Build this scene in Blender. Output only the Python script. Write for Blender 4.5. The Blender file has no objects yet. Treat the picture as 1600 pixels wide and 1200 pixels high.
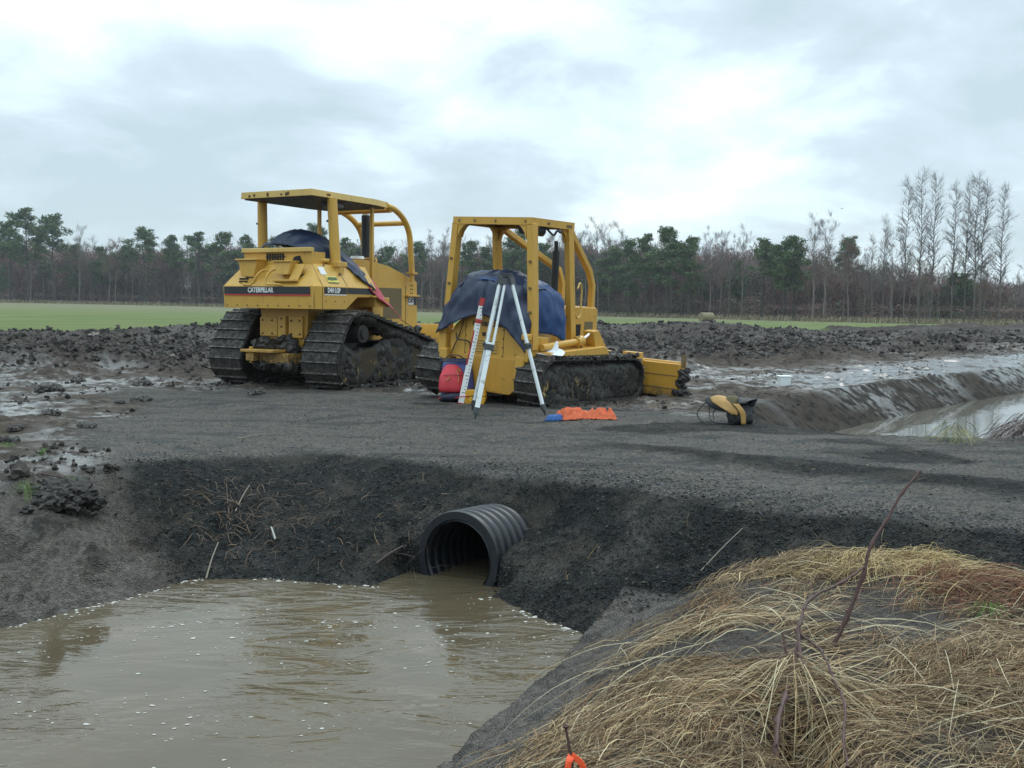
import bpy, math, random
import numpy as np
from mathutils import Vector, Matrix, noise as mnoise
random.seed(7); RNG = np.random.default_rng(11)
scene = bpy.context.scene
col = scene.collection

# ------------------------------------------------------------------ camera
CAMH = 1.3; FPX = 1560.0; PITCH = math.atan(119 / FPX); ROLL = math.radians(0.8)
_f = Vector((0, math.cos(PITCH), -math.sin(PITCH))); _r0 = Vector((1, 0, 0)); _u0 = _r0.cross(_f)
_r = _r0 * math.cos(ROLL) + _u0 * math.sin(ROLL); _u = _u0 * math.cos(ROLL) - _r0 * math.sin(ROLL)
cd = bpy.data.cameras.new('camera'); cam = bpy.data.objects.new('camera', cd); col.objects.link(cam)
cd.sensor_width = 36; cd.lens = 36 * FPX / 1600; cd.clip_start = 0.05; cd.clip_end = 5000
m = Matrix.Identity(4)
for i in range(3):
    m[i][0] = _r[i]; m[i][1] = _u[i]; m[i][2] = -_f[i]
m[2][3] = CAMH
cam.matrix_world = m; scene.camera = cam
CAMV = Vector((0, 0, CAMH))
def ray(px, py): return _f + _r * ((px - 800) / FPX) - _u * ((py - 600) / FPX)
def at(px, py, z=0.0):
    d = ray(px, py); return CAMV + d * ((z - CAMH) / d.z)
def aty(px, py, Y):
    d = ray(px, py); return CAMV + d * (Y / d.y)

# ------------------------------------------------------------------ light
SUN_EL, SUN_AZ = 48, 25         # azimuth measured from +Y towards +X
sl = bpy.data.lights.new('sun', 'SUN'); sun = bpy.data.objects.new('sun', sl); col.objects.link(sun)
sl.energy = 0.55; sl.angle = math.radians(25); sl.color = (1, 0.97, 0.92)
sd = Vector((math.sin(math.radians(SUN_AZ)) * math.cos(math.radians(SUN_EL)), math.cos(math.radians(SUN_AZ)) * math.cos(math.radians(SUN_EL)), math.sin(math.radians(SUN_EL))))
sun.rotation_euler = sd.to_track_quat('Z', 'Y').to_euler(); sun.location = (0, 0, 30)
scene.view_settings.view_transform = 'Standard'; scene.view_settings.look = 'None'
scene.view_settings.exposure = 0.42; scene.view_settings.gamma = 1.0
scene.render.engine = 'CYCLES'
scene.cycles.max_bounces = 6; scene.cycles.volume_bounces = 0

class NT:
    """small node helper"""
    def __init__(s, tree): s.t = tree
    def n(s, typ, **kw):
        nd = s.t.nodes.new(typ)
        for k, v in kw.items():
            if k in nd.inputs: s.set(nd.inputs[k], v)
            else: setattr(nd, k, v)
        return nd
    def set(s, inp, v):
        if isinstance(v, bpy.types.NodeSocket): s.t.links.new(v, inp)
        else: inp.default_value = v
    def link(s, a, b): s.t.links.new(a, b)
    def math(s, op, a, b=0.0, c=None, clamp=False):
        nd = s.t.nodes.new('ShaderNodeMath'); nd.operation = op; nd.use_clamp = clamp
        s.set(nd.inputs[0], a); s.set(nd.inputs[1], b)
        if c is not None: s.set(nd.inputs[2], c)
        return nd.outputs[0]
    def mix(s, f, a, b):
        nd = s.t.nodes.new('ShaderNodeMix'); nd.data_type = 'RGBA'
        s.set(nd.inputs[0], f); s.set(nd.inputs[6], c4(a)); s.set(nd.inputs[7], c4(b)); return nd.outputs[2]
    def ramp(s, x, lo, hi, smooth=True):
        nd = s.t.nodes.new('ShaderNodeMapRange'); nd.clamp = True
        if smooth: nd.interpolation_type = 'SMOOTHSTEP'
        s.set(nd.inputs[0], x); nd.inputs[1].default_value = lo; nd.inputs[2].default_value = hi; return nd.outputs[0]
    def noise(s, scale, detail=4, rough=0.55, vec=None, dist=0.0):
        nd = s.t.nodes.new('ShaderNodeTexNoise'); nd.inputs['Scale'].default_value = scale
        nd.inputs['Detail'].default_value = detail; nd.inputs['Roughness'].default_value = rough; nd.inputs['Distortion'].default_value = dist
        if vec is not None: s.link(vec, nd.inputs['Vector'])
        return nd.outputs['Fac']
    def vor(s, scale, vec=None, out='Distance'):
        nd = s.t.nodes.new('ShaderNodeTexVoronoi'); nd.inputs['Scale'].default_value = scale
        if vec is not None: s.link(vec, nd.inputs['Vector'])
        return nd.outputs[out]
    def mapv(s, vec, scale=(1, 1, 1), rot=(0, 0, 0)):
        nd = s.t.nodes.new('ShaderNodeMapping'); nd.inputs['Scale'].default_value = scale; nd.inputs['Rotation'].default_value = rot
        s.link(vec, nd.inputs['Vector']); return nd.outputs[0]
def c4(c):
    return c if isinstance(c, bpy.types.NodeSocket) else (tuple(c) + (1.0,) if len(c) == 3 else c)

# ------------------------------------------------------------------ world : overcast sky
w = bpy.data.worlds.new('World'); scene.world = w; w.use_nodes = True
T = NT(w.node_tree); w.node_tree.nodes.clear()
tc = T.n('ShaderNodeTexCoord').outputs['Generated']
sep = T.n('ShaderNodeSeparateXYZ'); T.link(tc, sep.inputs[0])
zc = T.math('MAXIMUM', sep.outputs[2], 0.0)
den = T.math('ADD', zc, 0.30)
cx = T.math('DIVIDE', sep.outputs[0], den); cy = T.math('DIVIDE', sep.outputs[1], den)
comb = T.n('ShaderNodeCombineXYZ'); T.link(cx, comb.inputs[0]); T.link(cy, comb.inputs[1])
skyv = comb.outputs[0]
n1 = T.noise(2.3, 9, 0.56, skyv, 0.25); n2 = T.noise(0.9, 5, 0.5, T.mapv(skyv, (1, 1, 1), (0, 0, 0.7)), 0.3)
cl = T.math('ADD', T.math('MULTIPLY', T.ramp(n1, .30, .70, False), 0.42), T.math('MULTIPLY', n2, 0.50))
def lobe(px, py, sharp, amt):
    d = ray(px, py).normalized()
    dp = T.n('ShaderNodeVectorMath', operation='DOT_PRODUCT'); T.link(nrm, dp.inputs[0]); dp.inputs[1].default_value = d
    e = T.math('POWER', T.math('MAXIMUM', dp.outputs['Value'], 0.0), sharp)
    return T.math('MULTIPLY', e, amt)
nn = T.n('ShaderNodeVectorMath', operation='NORMALIZE'); T.link(tc, nn.inputs[0]); nrm = nn.outputs[0]
acc = cl
for L in ((560, 90, 90, .16), (820, 110, 120, .13), (1000, 130, 120, .11), (1210, 225, 220, .20), (60, 20, 120, .14), (320, 10, 500, .10), (840, 170, 700, -.13),
          (1330, 185, 900, .08), (900, 30, 200, -.05), (1250, 60, 90, -.06), (1500, 80, 600, .06), (150, 330, 50, -.19), (600, 260, 120, -.13), (430, 200, 200, -.05), (1560, 110, 60, -.10), (1480, 220, 300, -.05), (300, 150, 80, .03), (700, 290, 200, .05), (1020, 290, 200, .05), (180, 200, 100, -.03), (430, 15, 300, -.06)):
    acc = T.math('ADD', acc, lobe(*L))
g = T.ramp(acc, 0.30, 0.72, False)
cr = T.n('ShaderNodeValToRGB'); T.link(g, cr.inputs[0])
els = cr.color_ramp.elements
els[0].position = 0.0; els[0].color = (0.46, 0.58, 0.64, 1)
els[1].position = 1.0; els[1].color = (1.02, 0.98, 0.97, 1)
e = els.new(0.33); e.color = (0.55, 0.67, 0.75, 1)
e = els.new(0.60); e.color = (0.70, 0.86, 0.91, 1)
e = els.new(0.84); e.color = (0.84, 0.92, 0.93, 1)
hz = T.ramp(sep.outputs[2], 0.16, 0.01)
ccol = T.mix(T.math('MULTIPLY', hz, 0.45), cr.outputs[0], (0.50, 0.60, 0.64))
below = T.ramp(sep.outputs[2], 0.0, -0.03)
ccol = T.mix(below, ccol, (0.10, 0.11, 0.11))
skyt = T.n('ShaderNodeTexSky'); skyt.sky_type = 'NISHITA'; skyt.sun_disc = False
skyt.sun_elevation = math.radians(SUN_EL); skyt.sun_rotation = math.radians(SUN_AZ)
sc_ = T.n('ShaderNodeVectorMath', operation='SCALE'); T.link(skyt.outputs[0], sc_.inputs[0]); sc_.inputs['Scale'].default_value = 0.06
allc = T.mix(0.93, sc_.outputs[0], ccol)
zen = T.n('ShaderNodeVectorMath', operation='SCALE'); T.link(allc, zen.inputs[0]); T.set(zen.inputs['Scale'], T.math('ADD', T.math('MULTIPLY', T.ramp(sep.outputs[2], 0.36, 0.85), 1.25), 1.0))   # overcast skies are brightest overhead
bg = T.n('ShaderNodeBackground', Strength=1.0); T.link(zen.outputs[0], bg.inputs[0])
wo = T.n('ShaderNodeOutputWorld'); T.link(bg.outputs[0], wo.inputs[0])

# ------------------------------------------------------------------ helpers
def tag(o, label=None, cat=None, group=None, kind=None):
    if label: o['label'] = label
    if cat: o['category'] = cat
    if group: o['group'] = group
    if kind: o['kind'] = kind
    return o
def empty(name, loc=(0, 0, 0), rot=(0, 0, 0)):
    o = bpy.data.objects.new(name, None); col.objects.link(o); o.location = loc; o.rotation_euler = rot
    o.empty_display_size = 0.1; return o
def link_mesh(name, me, mat=None, parent=None):
    o = bpy.data.objects.new(name, me); col.objects.link(o)
    if mat: me.materials.append(mat)
    if parent: o.parent = parent
    return o
class MB:
    def __init__(s): s.v = []; s.f = []
    def add(s, vs, fs):
        k = len(s.v); s.v += [tuple(p) for p in vs]; s.f += [tuple(i + k for i in f) for f in fs]; return s
    def box(s, x0, x1, y0, y1, z0, z1, M=None):
        vs = [Vector((x, y, z)) for z in (z0, z1) for y in (y0, y1) for x in (x0, x1)]
        if M: vs = [M @ p for p in vs]
        return s.add(vs, [(0, 2, 3, 1), (4, 5, 7, 6), (0, 1, 5, 4), (2, 6, 7, 3), (0, 4, 6, 2), (1, 3, 7, 5)])
    def prism(s, poly, ax, a, b, taper=None):
        """poly: 2D outline in the plane normal to axis ax (0: yz, 1: xz, 2: xy), from a to b"""
        def P(p, h):
            return {0: (h, p[0], p[1]), 1: (p[0], h, p[1]), 2: (p[0], p[1], h)}[ax]
        n = len(poly); pb = taper if taper else poly
        vs = [P(p, a) for p in poly] + [P(p, b) for p in pb]
        fs = [tuple(range(n)), tuple(range(2 * n - 1, n - 1, -1))] + [(i, i + n, (i + 1) % n + n, (i + 1) % n) for i in range(n)]
        return s.add(vs, fs)
    def tube(s, pts, r, n=10, cap=True):
        pts = [Vector(p) for p in pts]; R = r if isinstance(r, (list, tuple)) else [r] * len(pts)
        ref = None; base = len(s.v); vs = []; fs = []
        for i, p in enumerate(pts):
            t = (pts[min(i + 1, len(pts) - 1)] - pts[max(i - 1, 0)])
            if t.length < 1e-9: t = Vector((0, 0, 1))
            t.normalize()
            if ref is None: ref = Vector((1, 0, 0)) if abs(t.x) < 0.8 else Vector((0, 1, 0))
            a = (ref - t * ref.dot(t)).normalized(); ref = a; b = t.cross(a)
            for k in range(n):
                an = 2 * math.pi * k / n
                vs.append(p + (a * math.cos(an) + b * math.sin(an)) * R[i])
        for i in range(len(pts) - 1):
            for k in range(n):
                fs.append((i * n + k, i * n + (k + 1) % n, (i + 1) * n + (k + 1) % n, (i + 1) * n + k))
        if cap: fs += [tuple(range(n - 1, -1, -1)), tuple((len(pts) - 1) * n + k for k in range(n))]
        return s.add(vs, fs)
    def cyl(s, a, b, r0, r1=None, n=20): return s.tube([a, b], [r0, r0 if r1 is None else r1], n)
    def lathe(s, prof, n=24, M=None):
        """prof: (radius, height) about local z"""
        vs = []; fs = []
        for (r, h) in prof:
            for k in range(n):
                an = 2 * math.pi * k / n; p = Vector((r * math.cos(an), r * math.sin(an), h)); vs.append(M @ p if M else p)
        for i in range(len(prof) - 1):
            for k in range(n): fs.append((i * n + k, i * n + (k + 1) % n, (i + 1) * n + (k + 1) % n, (i + 1) * n + k))
        return s.add(vs, fs)
    def sweep(s, pts, w, h, up=(1, 0, 0)):
        """rectangular bar along pts; w across 'up' axis direction, h the other way"""
        pts = [Vector(p) for p in pts]; up = Vector(up); vs = []; fs = []
        for i, p in enumerate(pts):
            t = (pts[min(i + 1, len(pts) - 1)] - pts[max(i - 1, 0)]).normalized()
            a = (up - t * up.dot(t)).normalized(); b = t.cross(a)
            vs += [p + a * (w / 2) + b * (h / 2), p - a * (w / 2) + b * (h / 2), p - a * (w / 2) - b * (h / 2), p + a * (w / 2) - b * (h / 2)]
        for i in range(len(pts) - 1):
            for k in range(4): fs.append((i * 4 + k, i * 4 + (k + 1) % 4, (i + 1) * 4 + (k + 1) % 4, (i + 1) * 4 + k))
        n = len(pts) - 1; fs += [(3, 2, 1, 0), (n * 4, n * 4 + 1, n * 4 + 2, n * 4 + 3)]
        return s.add(vs, fs)
    def build(s, name, mat, parent=None, bevel=0.0, smooth=False, seg=2):
        me = bpy.data.meshes.new(name); me.from_pydata(s.v, [], s.f); me.validate()
        import bmesh
        bm = bmesh.new(); bm.from_mesh(me); bmesh.ops.recalc_face_normals(bm, faces=bm.faces); bm.to_mesh(me); bm.free()
        if smooth or bevel:
            me.polygons.foreach_set('use_smooth', [True] * len(me.polygons))
        o = link_mesh(name, me, mat, parent)
        if smooth and not bevel: me.set_sharp_from_angle(angle=math.radians(38))
        if bevel:
            md = o.modifiers.new('bevel', 'BEVEL'); md.width = bevel; md.segments = seg; md.limit_method = 'ANGLE'; md.angle_limit = math.radians(32); md.harden_normals = True
        return o
def bez(pts, n=6):
    """catmull-rom through pts"""
    P = [Vector(p) for p in pts]; P = [P[0] * 2 - P[1]] + P + [P[-1] * 2 - P[-2]]; out = []
    for i in range(1, len(P) - 2):
        for k in range(n):
            t = k / n; a, b, c, d = P[i - 1:i + 3]
            out.append(0.5 * ((2 * b) + (c - a) * t + (2 * a - 5 * b + 4 * c - d) * t * t + (-a + 3 * b - 3 * c + d) * t ** 3))
    out.append(P[-2]); return out
def big_mesh(name, V, Fc, mat, parent=None, smooth=True, attrs=None):
    """numpy verts (n,3), faces (m,k) all same k"""
    me = bpy.data.meshes.new(name); V = np.asarray(V, np.float32); Fc = np.asarray(Fc, np.int32); k = Fc.shape[1]
    me.vertices.add(len(V)); me.vertices.foreach_set('co', V.ravel())
    me.loops.add(Fc.size); me.loops.foreach_set('vertex_index', Fc.ravel())
    me.polygons.add(len(Fc)); me.polygons.foreach_set('loop_start', np.arange(0, Fc.size, k, dtype=np.int32))
    me.polygons.foreach_set('use_smooth', np.full(len(Fc), smooth))
    me.update(calc_edges=True)
    for an, arr in (attrs or {}).items():
        a = me.color_attributes.new(an, 'FLOAT_COLOR', 'POINT')
        c = np.ones((len(V), 4), np.float32); c[:, :arr.shape[1]] = arr; a.data.foreach_set('color', c.ravel())
    return link_mesh(name, me, mat, parent)
def text(name, s, size, mat, parent, loc, rot, ext=0.002, sx=1.0, bold=0.0):
    cu = bpy.data.curves.new('t', 'FONT'); cu.body = s; cu.size = size; cu.extrude = ext; cu.align_x = 'CENTER'; cu.align_y = 'CENTER'; cu.offset = bold; cu.resolution_u = 3
    to = bpy.data.objects.new('t', cu); col.objects.link(to); dg = bpy.context.evaluated_depsgraph_get(); dg.update()
    me = bpy.data.meshes.new_from_object(to.evaluated_get(dg)); bpy.data.objects.remove(to); me.name = name
    me.transform(Matrix.Diagonal((sx, 1, 1, 1))); me.materials.clear()
    o = link_mesh(name, me, mat, parent); o.location = loc; o.rotation_euler = rot; return o

# numpy value noise
def _hash(ix, iy, seed):
    h = (ix.astype(np.int64) * 374761393 + iy.astype(np.int64) * 668265263 + seed * 974634777) & 0xffffffff
    h = ((h ^ (h >> 13)) * 1274126177) & 0xffffffff; h = h ^ (h >> 16)
    return (h & 0xffff) / 65535.0
def vnoise(x, y, seed=0):
    ix = np.floor(x); iy = np.floor(y); fx = x - ix; fy = y - iy; fx = fx * fx * (3 - 2 * fx); fy = fy * fy * (3 - 2 * fy)
    a = _hash(ix, iy, seed); b = _hash(ix + 1, iy, seed); c = _hash(ix, iy + 1, seed); d = _hash(ix + 1, iy + 1, seed)
    return (a + (b - a) * fx) * (1 - fy) + (c + (d - c) * fx) * fy
def fbm(x, y, seed=0, octv=4, gain=0.5, lac=2.03):
    s = 0; a = 1; t = 0
    for o in range(octv):
        s = s + a * vnoise(x + 17.3 * o, y - 9.1 * o, seed + o); t += a; a *= gain; x, y = lac * (0.8 * x - 0.6 * y), lac * (0.6 * x + 0.8 * y)
    return s / t
def sstep(a, b, x): t = np.clip((x - a) / (b - a), 0, 1); return t * t * (3 - 2 * t)
def smin(a, b, k): h = np.clip(0.5 + 0.5 * (b - a) / k, 0, 1); return b + (a - b) * h - k * h * (1 - h)
def smax(a, b, k): return -smin(-a, -b, k)
def polydist(x, y, pts, closed=False):
    P = list(pts) + ([pts[0]] if closed else []); best = np.full(np.shape(x), 1e9)
    for (ax, ay), (bx, by) in zip(P[:-1], P[1:]):
        dx, dy = bx - ax, by - ay; t = np.clip(((x - ax) * dx + (y - ay) * dy) / (dx * dx + dy * dy + 1e-12), 0, 1)
        best = np.minimum(best, (x - ax - t * dx) ** 2 + (y - ay - t * dy) ** 2)
    return np.sqrt(best)
def inside(x, y, pts):
    r = np.zeros(np.shape(x), bool); n = len(pts)
    for i in range(n):
        ax, ay = pts[i]; bx, by = pts[(i + 1) % n]
        c = ((ay > y) != (by > y)) & (x < (bx - ax) * (y - ay) / ((by - ay) if by != ay else 1e-9) + ax); r ^= c
    return r
def sdf(x, y, poly): d = polydist(x, y, poly, True); return np.where(inside(x, y, poly), -d, d)

# ------------------------------------------------------------------ terrain height
WZ = -0.65
SHORE_E = [(-14, -5), (-8.5, 0.0), (-6, 2.6), (-4.2, 4.6), (-3.02, 5.79), (-2.72, 6.25), (-2.52, 6.47), (-2.25, 6.95), (-1.72, 7.01), (-1.24, 6.89), (-0.69, 6.79), (-0.07, 6.59), (0.14, 6.24), (0.46, 5.88), (1.7, 5.1), (3.3, 4.0), (6, 2.2), (14, -4)]
POLY_E = SHORE_E + [(14, -40), (-14, -40)]
SHORE_K = [(1.6, 7.2), (0.46, 5.88), (0.27, 5.33), (-0.1, 4.56), (-0.29, 4.1), (-0.9, 3.0), (-2.0, 1.3), (-4, -1.5), (-9, -8)]
POLY_K = SHORE_K + [(-40, -8), (-40, 30), (1.6, 30)]
WZP = -0.50
POND = [(3.8, 11.4), (5.0, 11.1), (6.6, 12.6), (15, 22.6), (32, 42), (28, 42), (12.05, 23.4), (9.08, 20.15), (6.75, 17.45), (4.84, 14.96), (3.3, 12.3)]
POOL = SHORE_E[:14] + SHORE_K[2:]
SL = [(-6, 4, .42), (-3.3, 6.4, .46), (-2.6, 7.6, .42), (-1.8, 8.2, .28), (-0.9, 7.8, .37), (-0.3, 7.3, .60), (0.1, 7.1, .62), (0.7, 6.6, .50), (1.2, 6.2, .45), (2.5, 5.3, .40), (5, 3.5, .38)]
PIPE_O = Vector((-0.375, 7.02, -0.495)); PIPE_A = math.radians(30); PIPE_D = Vector((math.sin(PIPE_A), math.cos(PIPE_A), 0)); PR = 0.345
def base_z(x, y):
    dE = sdf(x, y, POLY_E); dK = sdf(x, y, POLY_K)
    ws = 0; sw = 0
    for (a, b, s) in SL:
        q = 1 / ((x - a) ** 2 + (y - b) ** 2 + .05) ** 1.5; ws = ws + q * s; sw = sw + q
    slope = ws / sw
    zE = smin(np.full(np.shape(x), 0.0), WZ + slope * dE - np.where(dE < 0, 0.15 * -dE, 0), 0.06)
    bankh = -0.16 + 0.10 * (fbm(x * .8, y * .8, 5, 3) - .5)
    mx, my = MOUND; bankh = bankh + 0.10 * np.exp(-((x - mx) ** 2 / .30 + (y - my) ** 2 / .16))
    mx, my = TUFT; bankh = bankh - 0.15 * np.exp(-((x - mx + .06) ** 2 / .012 + (y - my + .42) ** 2 / .05)); bankh = bankh + 0.07 * np.exp(-((x - mx) ** 2 / .035 + (y - my) ** 2 / .05))
    pa = (x - PIPE_O.x) * PIPE_D.x + (y - PIPE_O.y) * PIPE_D.y; ps = (x - PIPE_O.x) * PIPE_D.y - (y - PIPE_O.y) * PIPE_D.x
    zE = zE - 0.15 * np.exp(-((pa - .50) / .26) ** 2 - ((ps - .36) / .26) ** 2)
    zK = smin(bankh, WZ + 0.52 * dK, 0.14)
    z = smax(zE, zK, 0.05)
    dP = sdf(x, y, POND)
    wob = 0.12 * (fbm(x * 1.2, y * 1.2, 9, 3) - .5)
    return np.minimum(z, smin(np.full(np.shape(x), 0.5), WZP + 0.72 * (dP + wob * .6), 0.06)), dE, dK, dP
MOUND = tuple(at(1430, 880, -0.05)[:2]); TUFT = tuple(at(1235, 1060, -0.05)[:2])
ROADP = [(-3.7, 8.6), (-4.3, 10.5), (-5.2, 13.6), (-6.2, 15.2), (-2.0, 15.0), (0.5, 13.4), (2.0, 12.6), (3.2, 12.2), (4.2, 11.2), (5.3, 10.6), (12, 6.5), (12, -2), (6, 2.2), (3.3, 4.0), (1.5, 5.3), (0.46, 5.6), (-0.07, 6.0), (-0.7, 6.3), (-1.24, 6.4), (-1.9, 6.5), (-2.3, 6.9)]
GF = [(-200, 52), (-40, 46), (-24, 42), (-18, 33.5), (-13, 33), (-11, 47), (0, 55), (14, 62), (26, 72), (45, 84), (200, 120)]
def masks(x, y, dE, dK, dP):
    nz = fbm(x * 1.3, y * 1.3, 21, 4) - .5
    road = sstep(0.35, -0.25, sdf(x, y, ROADP) + nz * 1.1)
    bank = sstep(-0.03, 0.10, dK) * sstep(0.3, -0.05, dE + .15)
    bank = np.where((dK > 0) & (dE < 0.45), 1.0, 0.0) * sstep(0.45, 0.1, dE + nz * .4)
    road = road * (1 - bank)
    yb = np.interp(x, [p[0] for p in GF], [p[1] for p in GF])
    green = sstep(-1.0, 1.0, y - yb - nz * 6)
    # ploughed clods from ~18 m outwards
    yp = np.interp(x, [-40, -12, -6, 0, 4, 9, 14, 30], [19, 17.5, 19, 21, 23, 28, 33, 42])
    plow = sstep(-1.5, 2.5, y - yp - nz * 5) * (1 - green) * (1 - road)
    return road, bank, green, plow
def ridge(n): return 1 - np.abs(2 * n - 1)
def height(x, y, fine=True):
    x = np.asarray(x, float); y = np.asarray(y, float)
    z, dE, dK, dP = base_z(x, y); road, bank, green, plow = masks(x, y, dE, dK, dP)
    r = np.hypot(x, y)
    # far field rises a touch to the left
    z = z + 0.9 * sstep(50, 230, y) * sstep(40, -120, x) 
    hump = fbm(x * .22, y * .22, 31, 3)
    z = z + plow * (0.32 * sstep(.35, .8, hump) + 0.15 * (fbm(x * .9, y * .9, 33, 3) - .4) + 0.17 * (ridge(fbm(x * 2.6, y * 2.6, 35, 3)) - .6) + 0.15 * (fbm(x * 6, y * 6, 37, 3) - .5) + .05 * (vnoise(x * 17, y * 17, 38) - .5))
    # spoil ridge in front of the green field
    yb = np.interp(x, [p[0] for p in GF], [p[1] for p in GF]); z = z + 0.42 * np.exp(-((y - yb + 4) / 5.0) ** 2) * sstep(.25, .7, fbm(x * .13 + 3, y * .05, 77, 3)) * (1 - green)
    mud = (1 - road) * (1 - bank) * (1 - green) * (1 - plow)
    flat = sstep(0.15, 0.5, dE) * np.where(dP > .9, 1, .35)
    z = z + mud * flat * (0.10 * (fbm(x * 1.1, y * 1.6, 41, 4) - .55) + 0.05 * sstep(.55, .85, fbm(x * 3.1, y * 3.4, 43, 3)))
    # ruts crossing the road and soft relief
    z = z + road * 0.035 * (fbm(x * .7, y * 1.1, 51, 4) - .5)
    t = (x * 0.82 - (y - 8) * -0.57); q = (x * 0.57 + (y - 8) * 0.82)     # q : distance across the road
    z = z + road * sstep(.2, .6, dE - 1.2) * (-0.035 * np.exp(-((q - 1.35 + .1 * np.sin(t)) / .22) ** 2) + 0.03 * np.exp(-((q - 1.85 + .1 * np.sin(t)) / .2) ** 2) - .03 * np.exp(-((q - 3.0) / .25) ** 2))
    slopeface = sstep(1.5, .6, dE) * sstep(-.05, .25, dE) * (1 - bank)
    z = z + slopeface * (0.11 * (fbm(x * 2.2, y * 2.2, 61, 4) - .5) + 0.03 * (fbm(x * 9, y * 9, 62, 3) - .5))
    # slumped clods on the dark part of the embankment left of the pipe
    lump = slopeface * sstep(0.2, -0.2, x + .8) * sstep(-3.0, -2.2, x); z = z + lump * 0.08 * (ridge(fbm(x * 4, y * 4, 63, 3)) - .6)
    z = z + bank * (0.05 * (fbm(x * 3, y * 3, 71, 4) - .5) + 0.02 * (fbm(x * 14, y * 14, 72, 3) - .5))
    lb = slopeface * sstep(-1.9, -2.5, x); z = z + lb * (0.15 * (fbm((x * .75 + y * .66) * 3.6, (y * .75 - x * .66) * 1.1, 65, 3) - .5) - .06 * sstep(.60, .75, fbm(x * 3.3, y * 3.3, 66, 3)) + .05 * (ridge(fbm(x * 6, y * 6, 67, 3)) - .6))
    bp = sstep(1.6, .9, dP) * sstep(0, .2, dP); z = z + bp * 0.045 * (fbm((x * .6 + y * .8) * 3.2, (x * .8 - y * .6) * .9, 81, 3) - .5)
    if fine:
        a = np.clip(6 / np.maximum(r, 1), .0, 1)
        z = z + (0.012 * (fbm(x * 18, y * 18, 91, 3) - .5) * (1 + 1.2 * slopeface) + 0.010 * (vnoise(x * 55, y * 55, 95) - .5) * a) * (1 - green)
        z = z + road * (sstep(1.6, .9, dE) * 0.018 * (vnoise(x * 38, y * 38, 97) - .5) + .022 * (fbm(x * 9, y * 13, 98, 3) - .5))
    return z
def gz(x, y): return float(height(np.array([x]), np.array([y]), False)[0])
# ------------------------------------------------------------------ materials
def mat(name):
    mt = bpy.data.materials.new(name); mt.use_nodes = True; t = NT(mt.node_tree); mt.node_tree.nodes.clear()
    b = t.n('ShaderNodeBsdfPrincipled'); o = t.n('ShaderNodeOutputMaterial'); t.link(b.outputs[0], o.inputs[0]); return mt, t, b
def objc(t): return t.n('ShaderNodeTexCoord').outputs['Object']
def bump(t, b, h, strength=0.3, dist=0.02):
    bn = t.n('ShaderNodeBump'); bn.inputs['Strength'].default_value = strength; bn.inputs['Distance'].default_value = dist
    t.link(h, bn.inputs['Height']); t.link(bn.outputs[0], b.inputs['Normal'])
def simple(name, colr, rough=0.6, metal=0.0, var=0.15, scale=6, bmp=0.15, dirt=None, dirtamt=0.5, spec=0.5):
    mt, t, b = mat(name); v = objc(t); n = t.noise(scale, 5, 0.6, v)
    d = tuple(c * (1 - var) for c in colr); l = tuple(min(1, c * (1 + var)) for c in colr)
    cc = t.mix(n, d, l)
    if dirt:
        dn = t.ramp(t.noise(scale * 1.7, 6, 0.65, v, 0.4), 0.62 - .25 * dirtamt, 0.75 - .2 * dirtamt); cc = t.mix(t.math('MULTIPLY', dn, .85), cc, dirt)
        rr = t.math('ADD', t.math('MULTIPLY', dn, 0.3), rough, clamp=True); t.set(b.inputs['Roughness'], rr)
    else: t.set(b.inputs['Roughness'], t.math('ADD', t.math('MULTIPLY', n, 0.15), rough - .07))
    t.set(b.inputs['Base Color'], cc); b.inputs['Metallic'].default_value = metal; b.inputs['Specular IOR Level'].default_value = spec
    if bmp: bump(t, b, t.noise(scale * 4, 4, 0.6, v), bmp, 0.01)
    return mt
# --- ground
gm, t, b = mat('ground_soil')
pos = t.n('ShaderNodeNewGeometry').outputs['Position']
def attr(n):
    a = t.n('ShaderNodeAttribute'); a.attribute_name = n; s = t.n('ShaderNodeSeparateColor'); t.link(a.outputs['Color'], s.inputs[0]); return s.outputs
A = attr('surf'); B = attr('surf2')
road, green, wet = A[0], A[1], A[2]; coarse, bankm, plowm = B[0], B[1], B[2]
nb = t.noise(0.9, 6, .6, pos); nm = t.noise(5, 6, .62, pos); nf = t.noise(30, 5, .65, pos); ns = t.noise(120, 3, .6, pos)
vr = t.vor(85, pos); vr2 = t.vor(55, pos, 'Color')
mudc = t.mix(t.ramp(nm, .3, .7), (0.030, 0.023, 0.018), (0.105, 0.082, 0.064))
mudc = t.mix(t.math('MULTIPLY', t.ramp(nf, .45, .75), .5), mudc, (0.135, 0.115, 0.10))
mudc = t.mix(t.ramp(nb, .62, .72), mudc, (0.105, 0.088, 0.060))
plc = t.mix(t.ramp(t.noise(11, 7, .72, pos), .38, .64), (0.013, 0.010, 0.009), (0.090, 0.071, 0.060))
plc = t.mix(t.math('MULTIPLY', t.ramp(t.noise(.35, 4, .6, pos), .6, .72), .5), plc, (0.10, 0.085, 0.06))
mudc = t.mix(plowm, mudc, plc)
cs = t.n('ShaderNodeSeparateColor'); t.link(vr2, cs.inputs[0])
packed = t.mix(t.ramp(nf, .3, .72), (0.046, 0.042, 0.038), (0.155, 0.138, 0.120))
packed = t.mix(t.math('MULTIPLY', t.ramp(t.noise(2.2, 6, .68, t.mapv(pos, (1, 1.6, 1), (0, 0, -.6))), .50, .66), .75), packed, (0.040, 0.046, 0.048))
packed = t.mix(t.math('MULTIPLY', t.ramp(t.noise(70, 3, .7, pos), .56, .66), .6), packed, (0.035, 0.038, 0.040))
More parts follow.
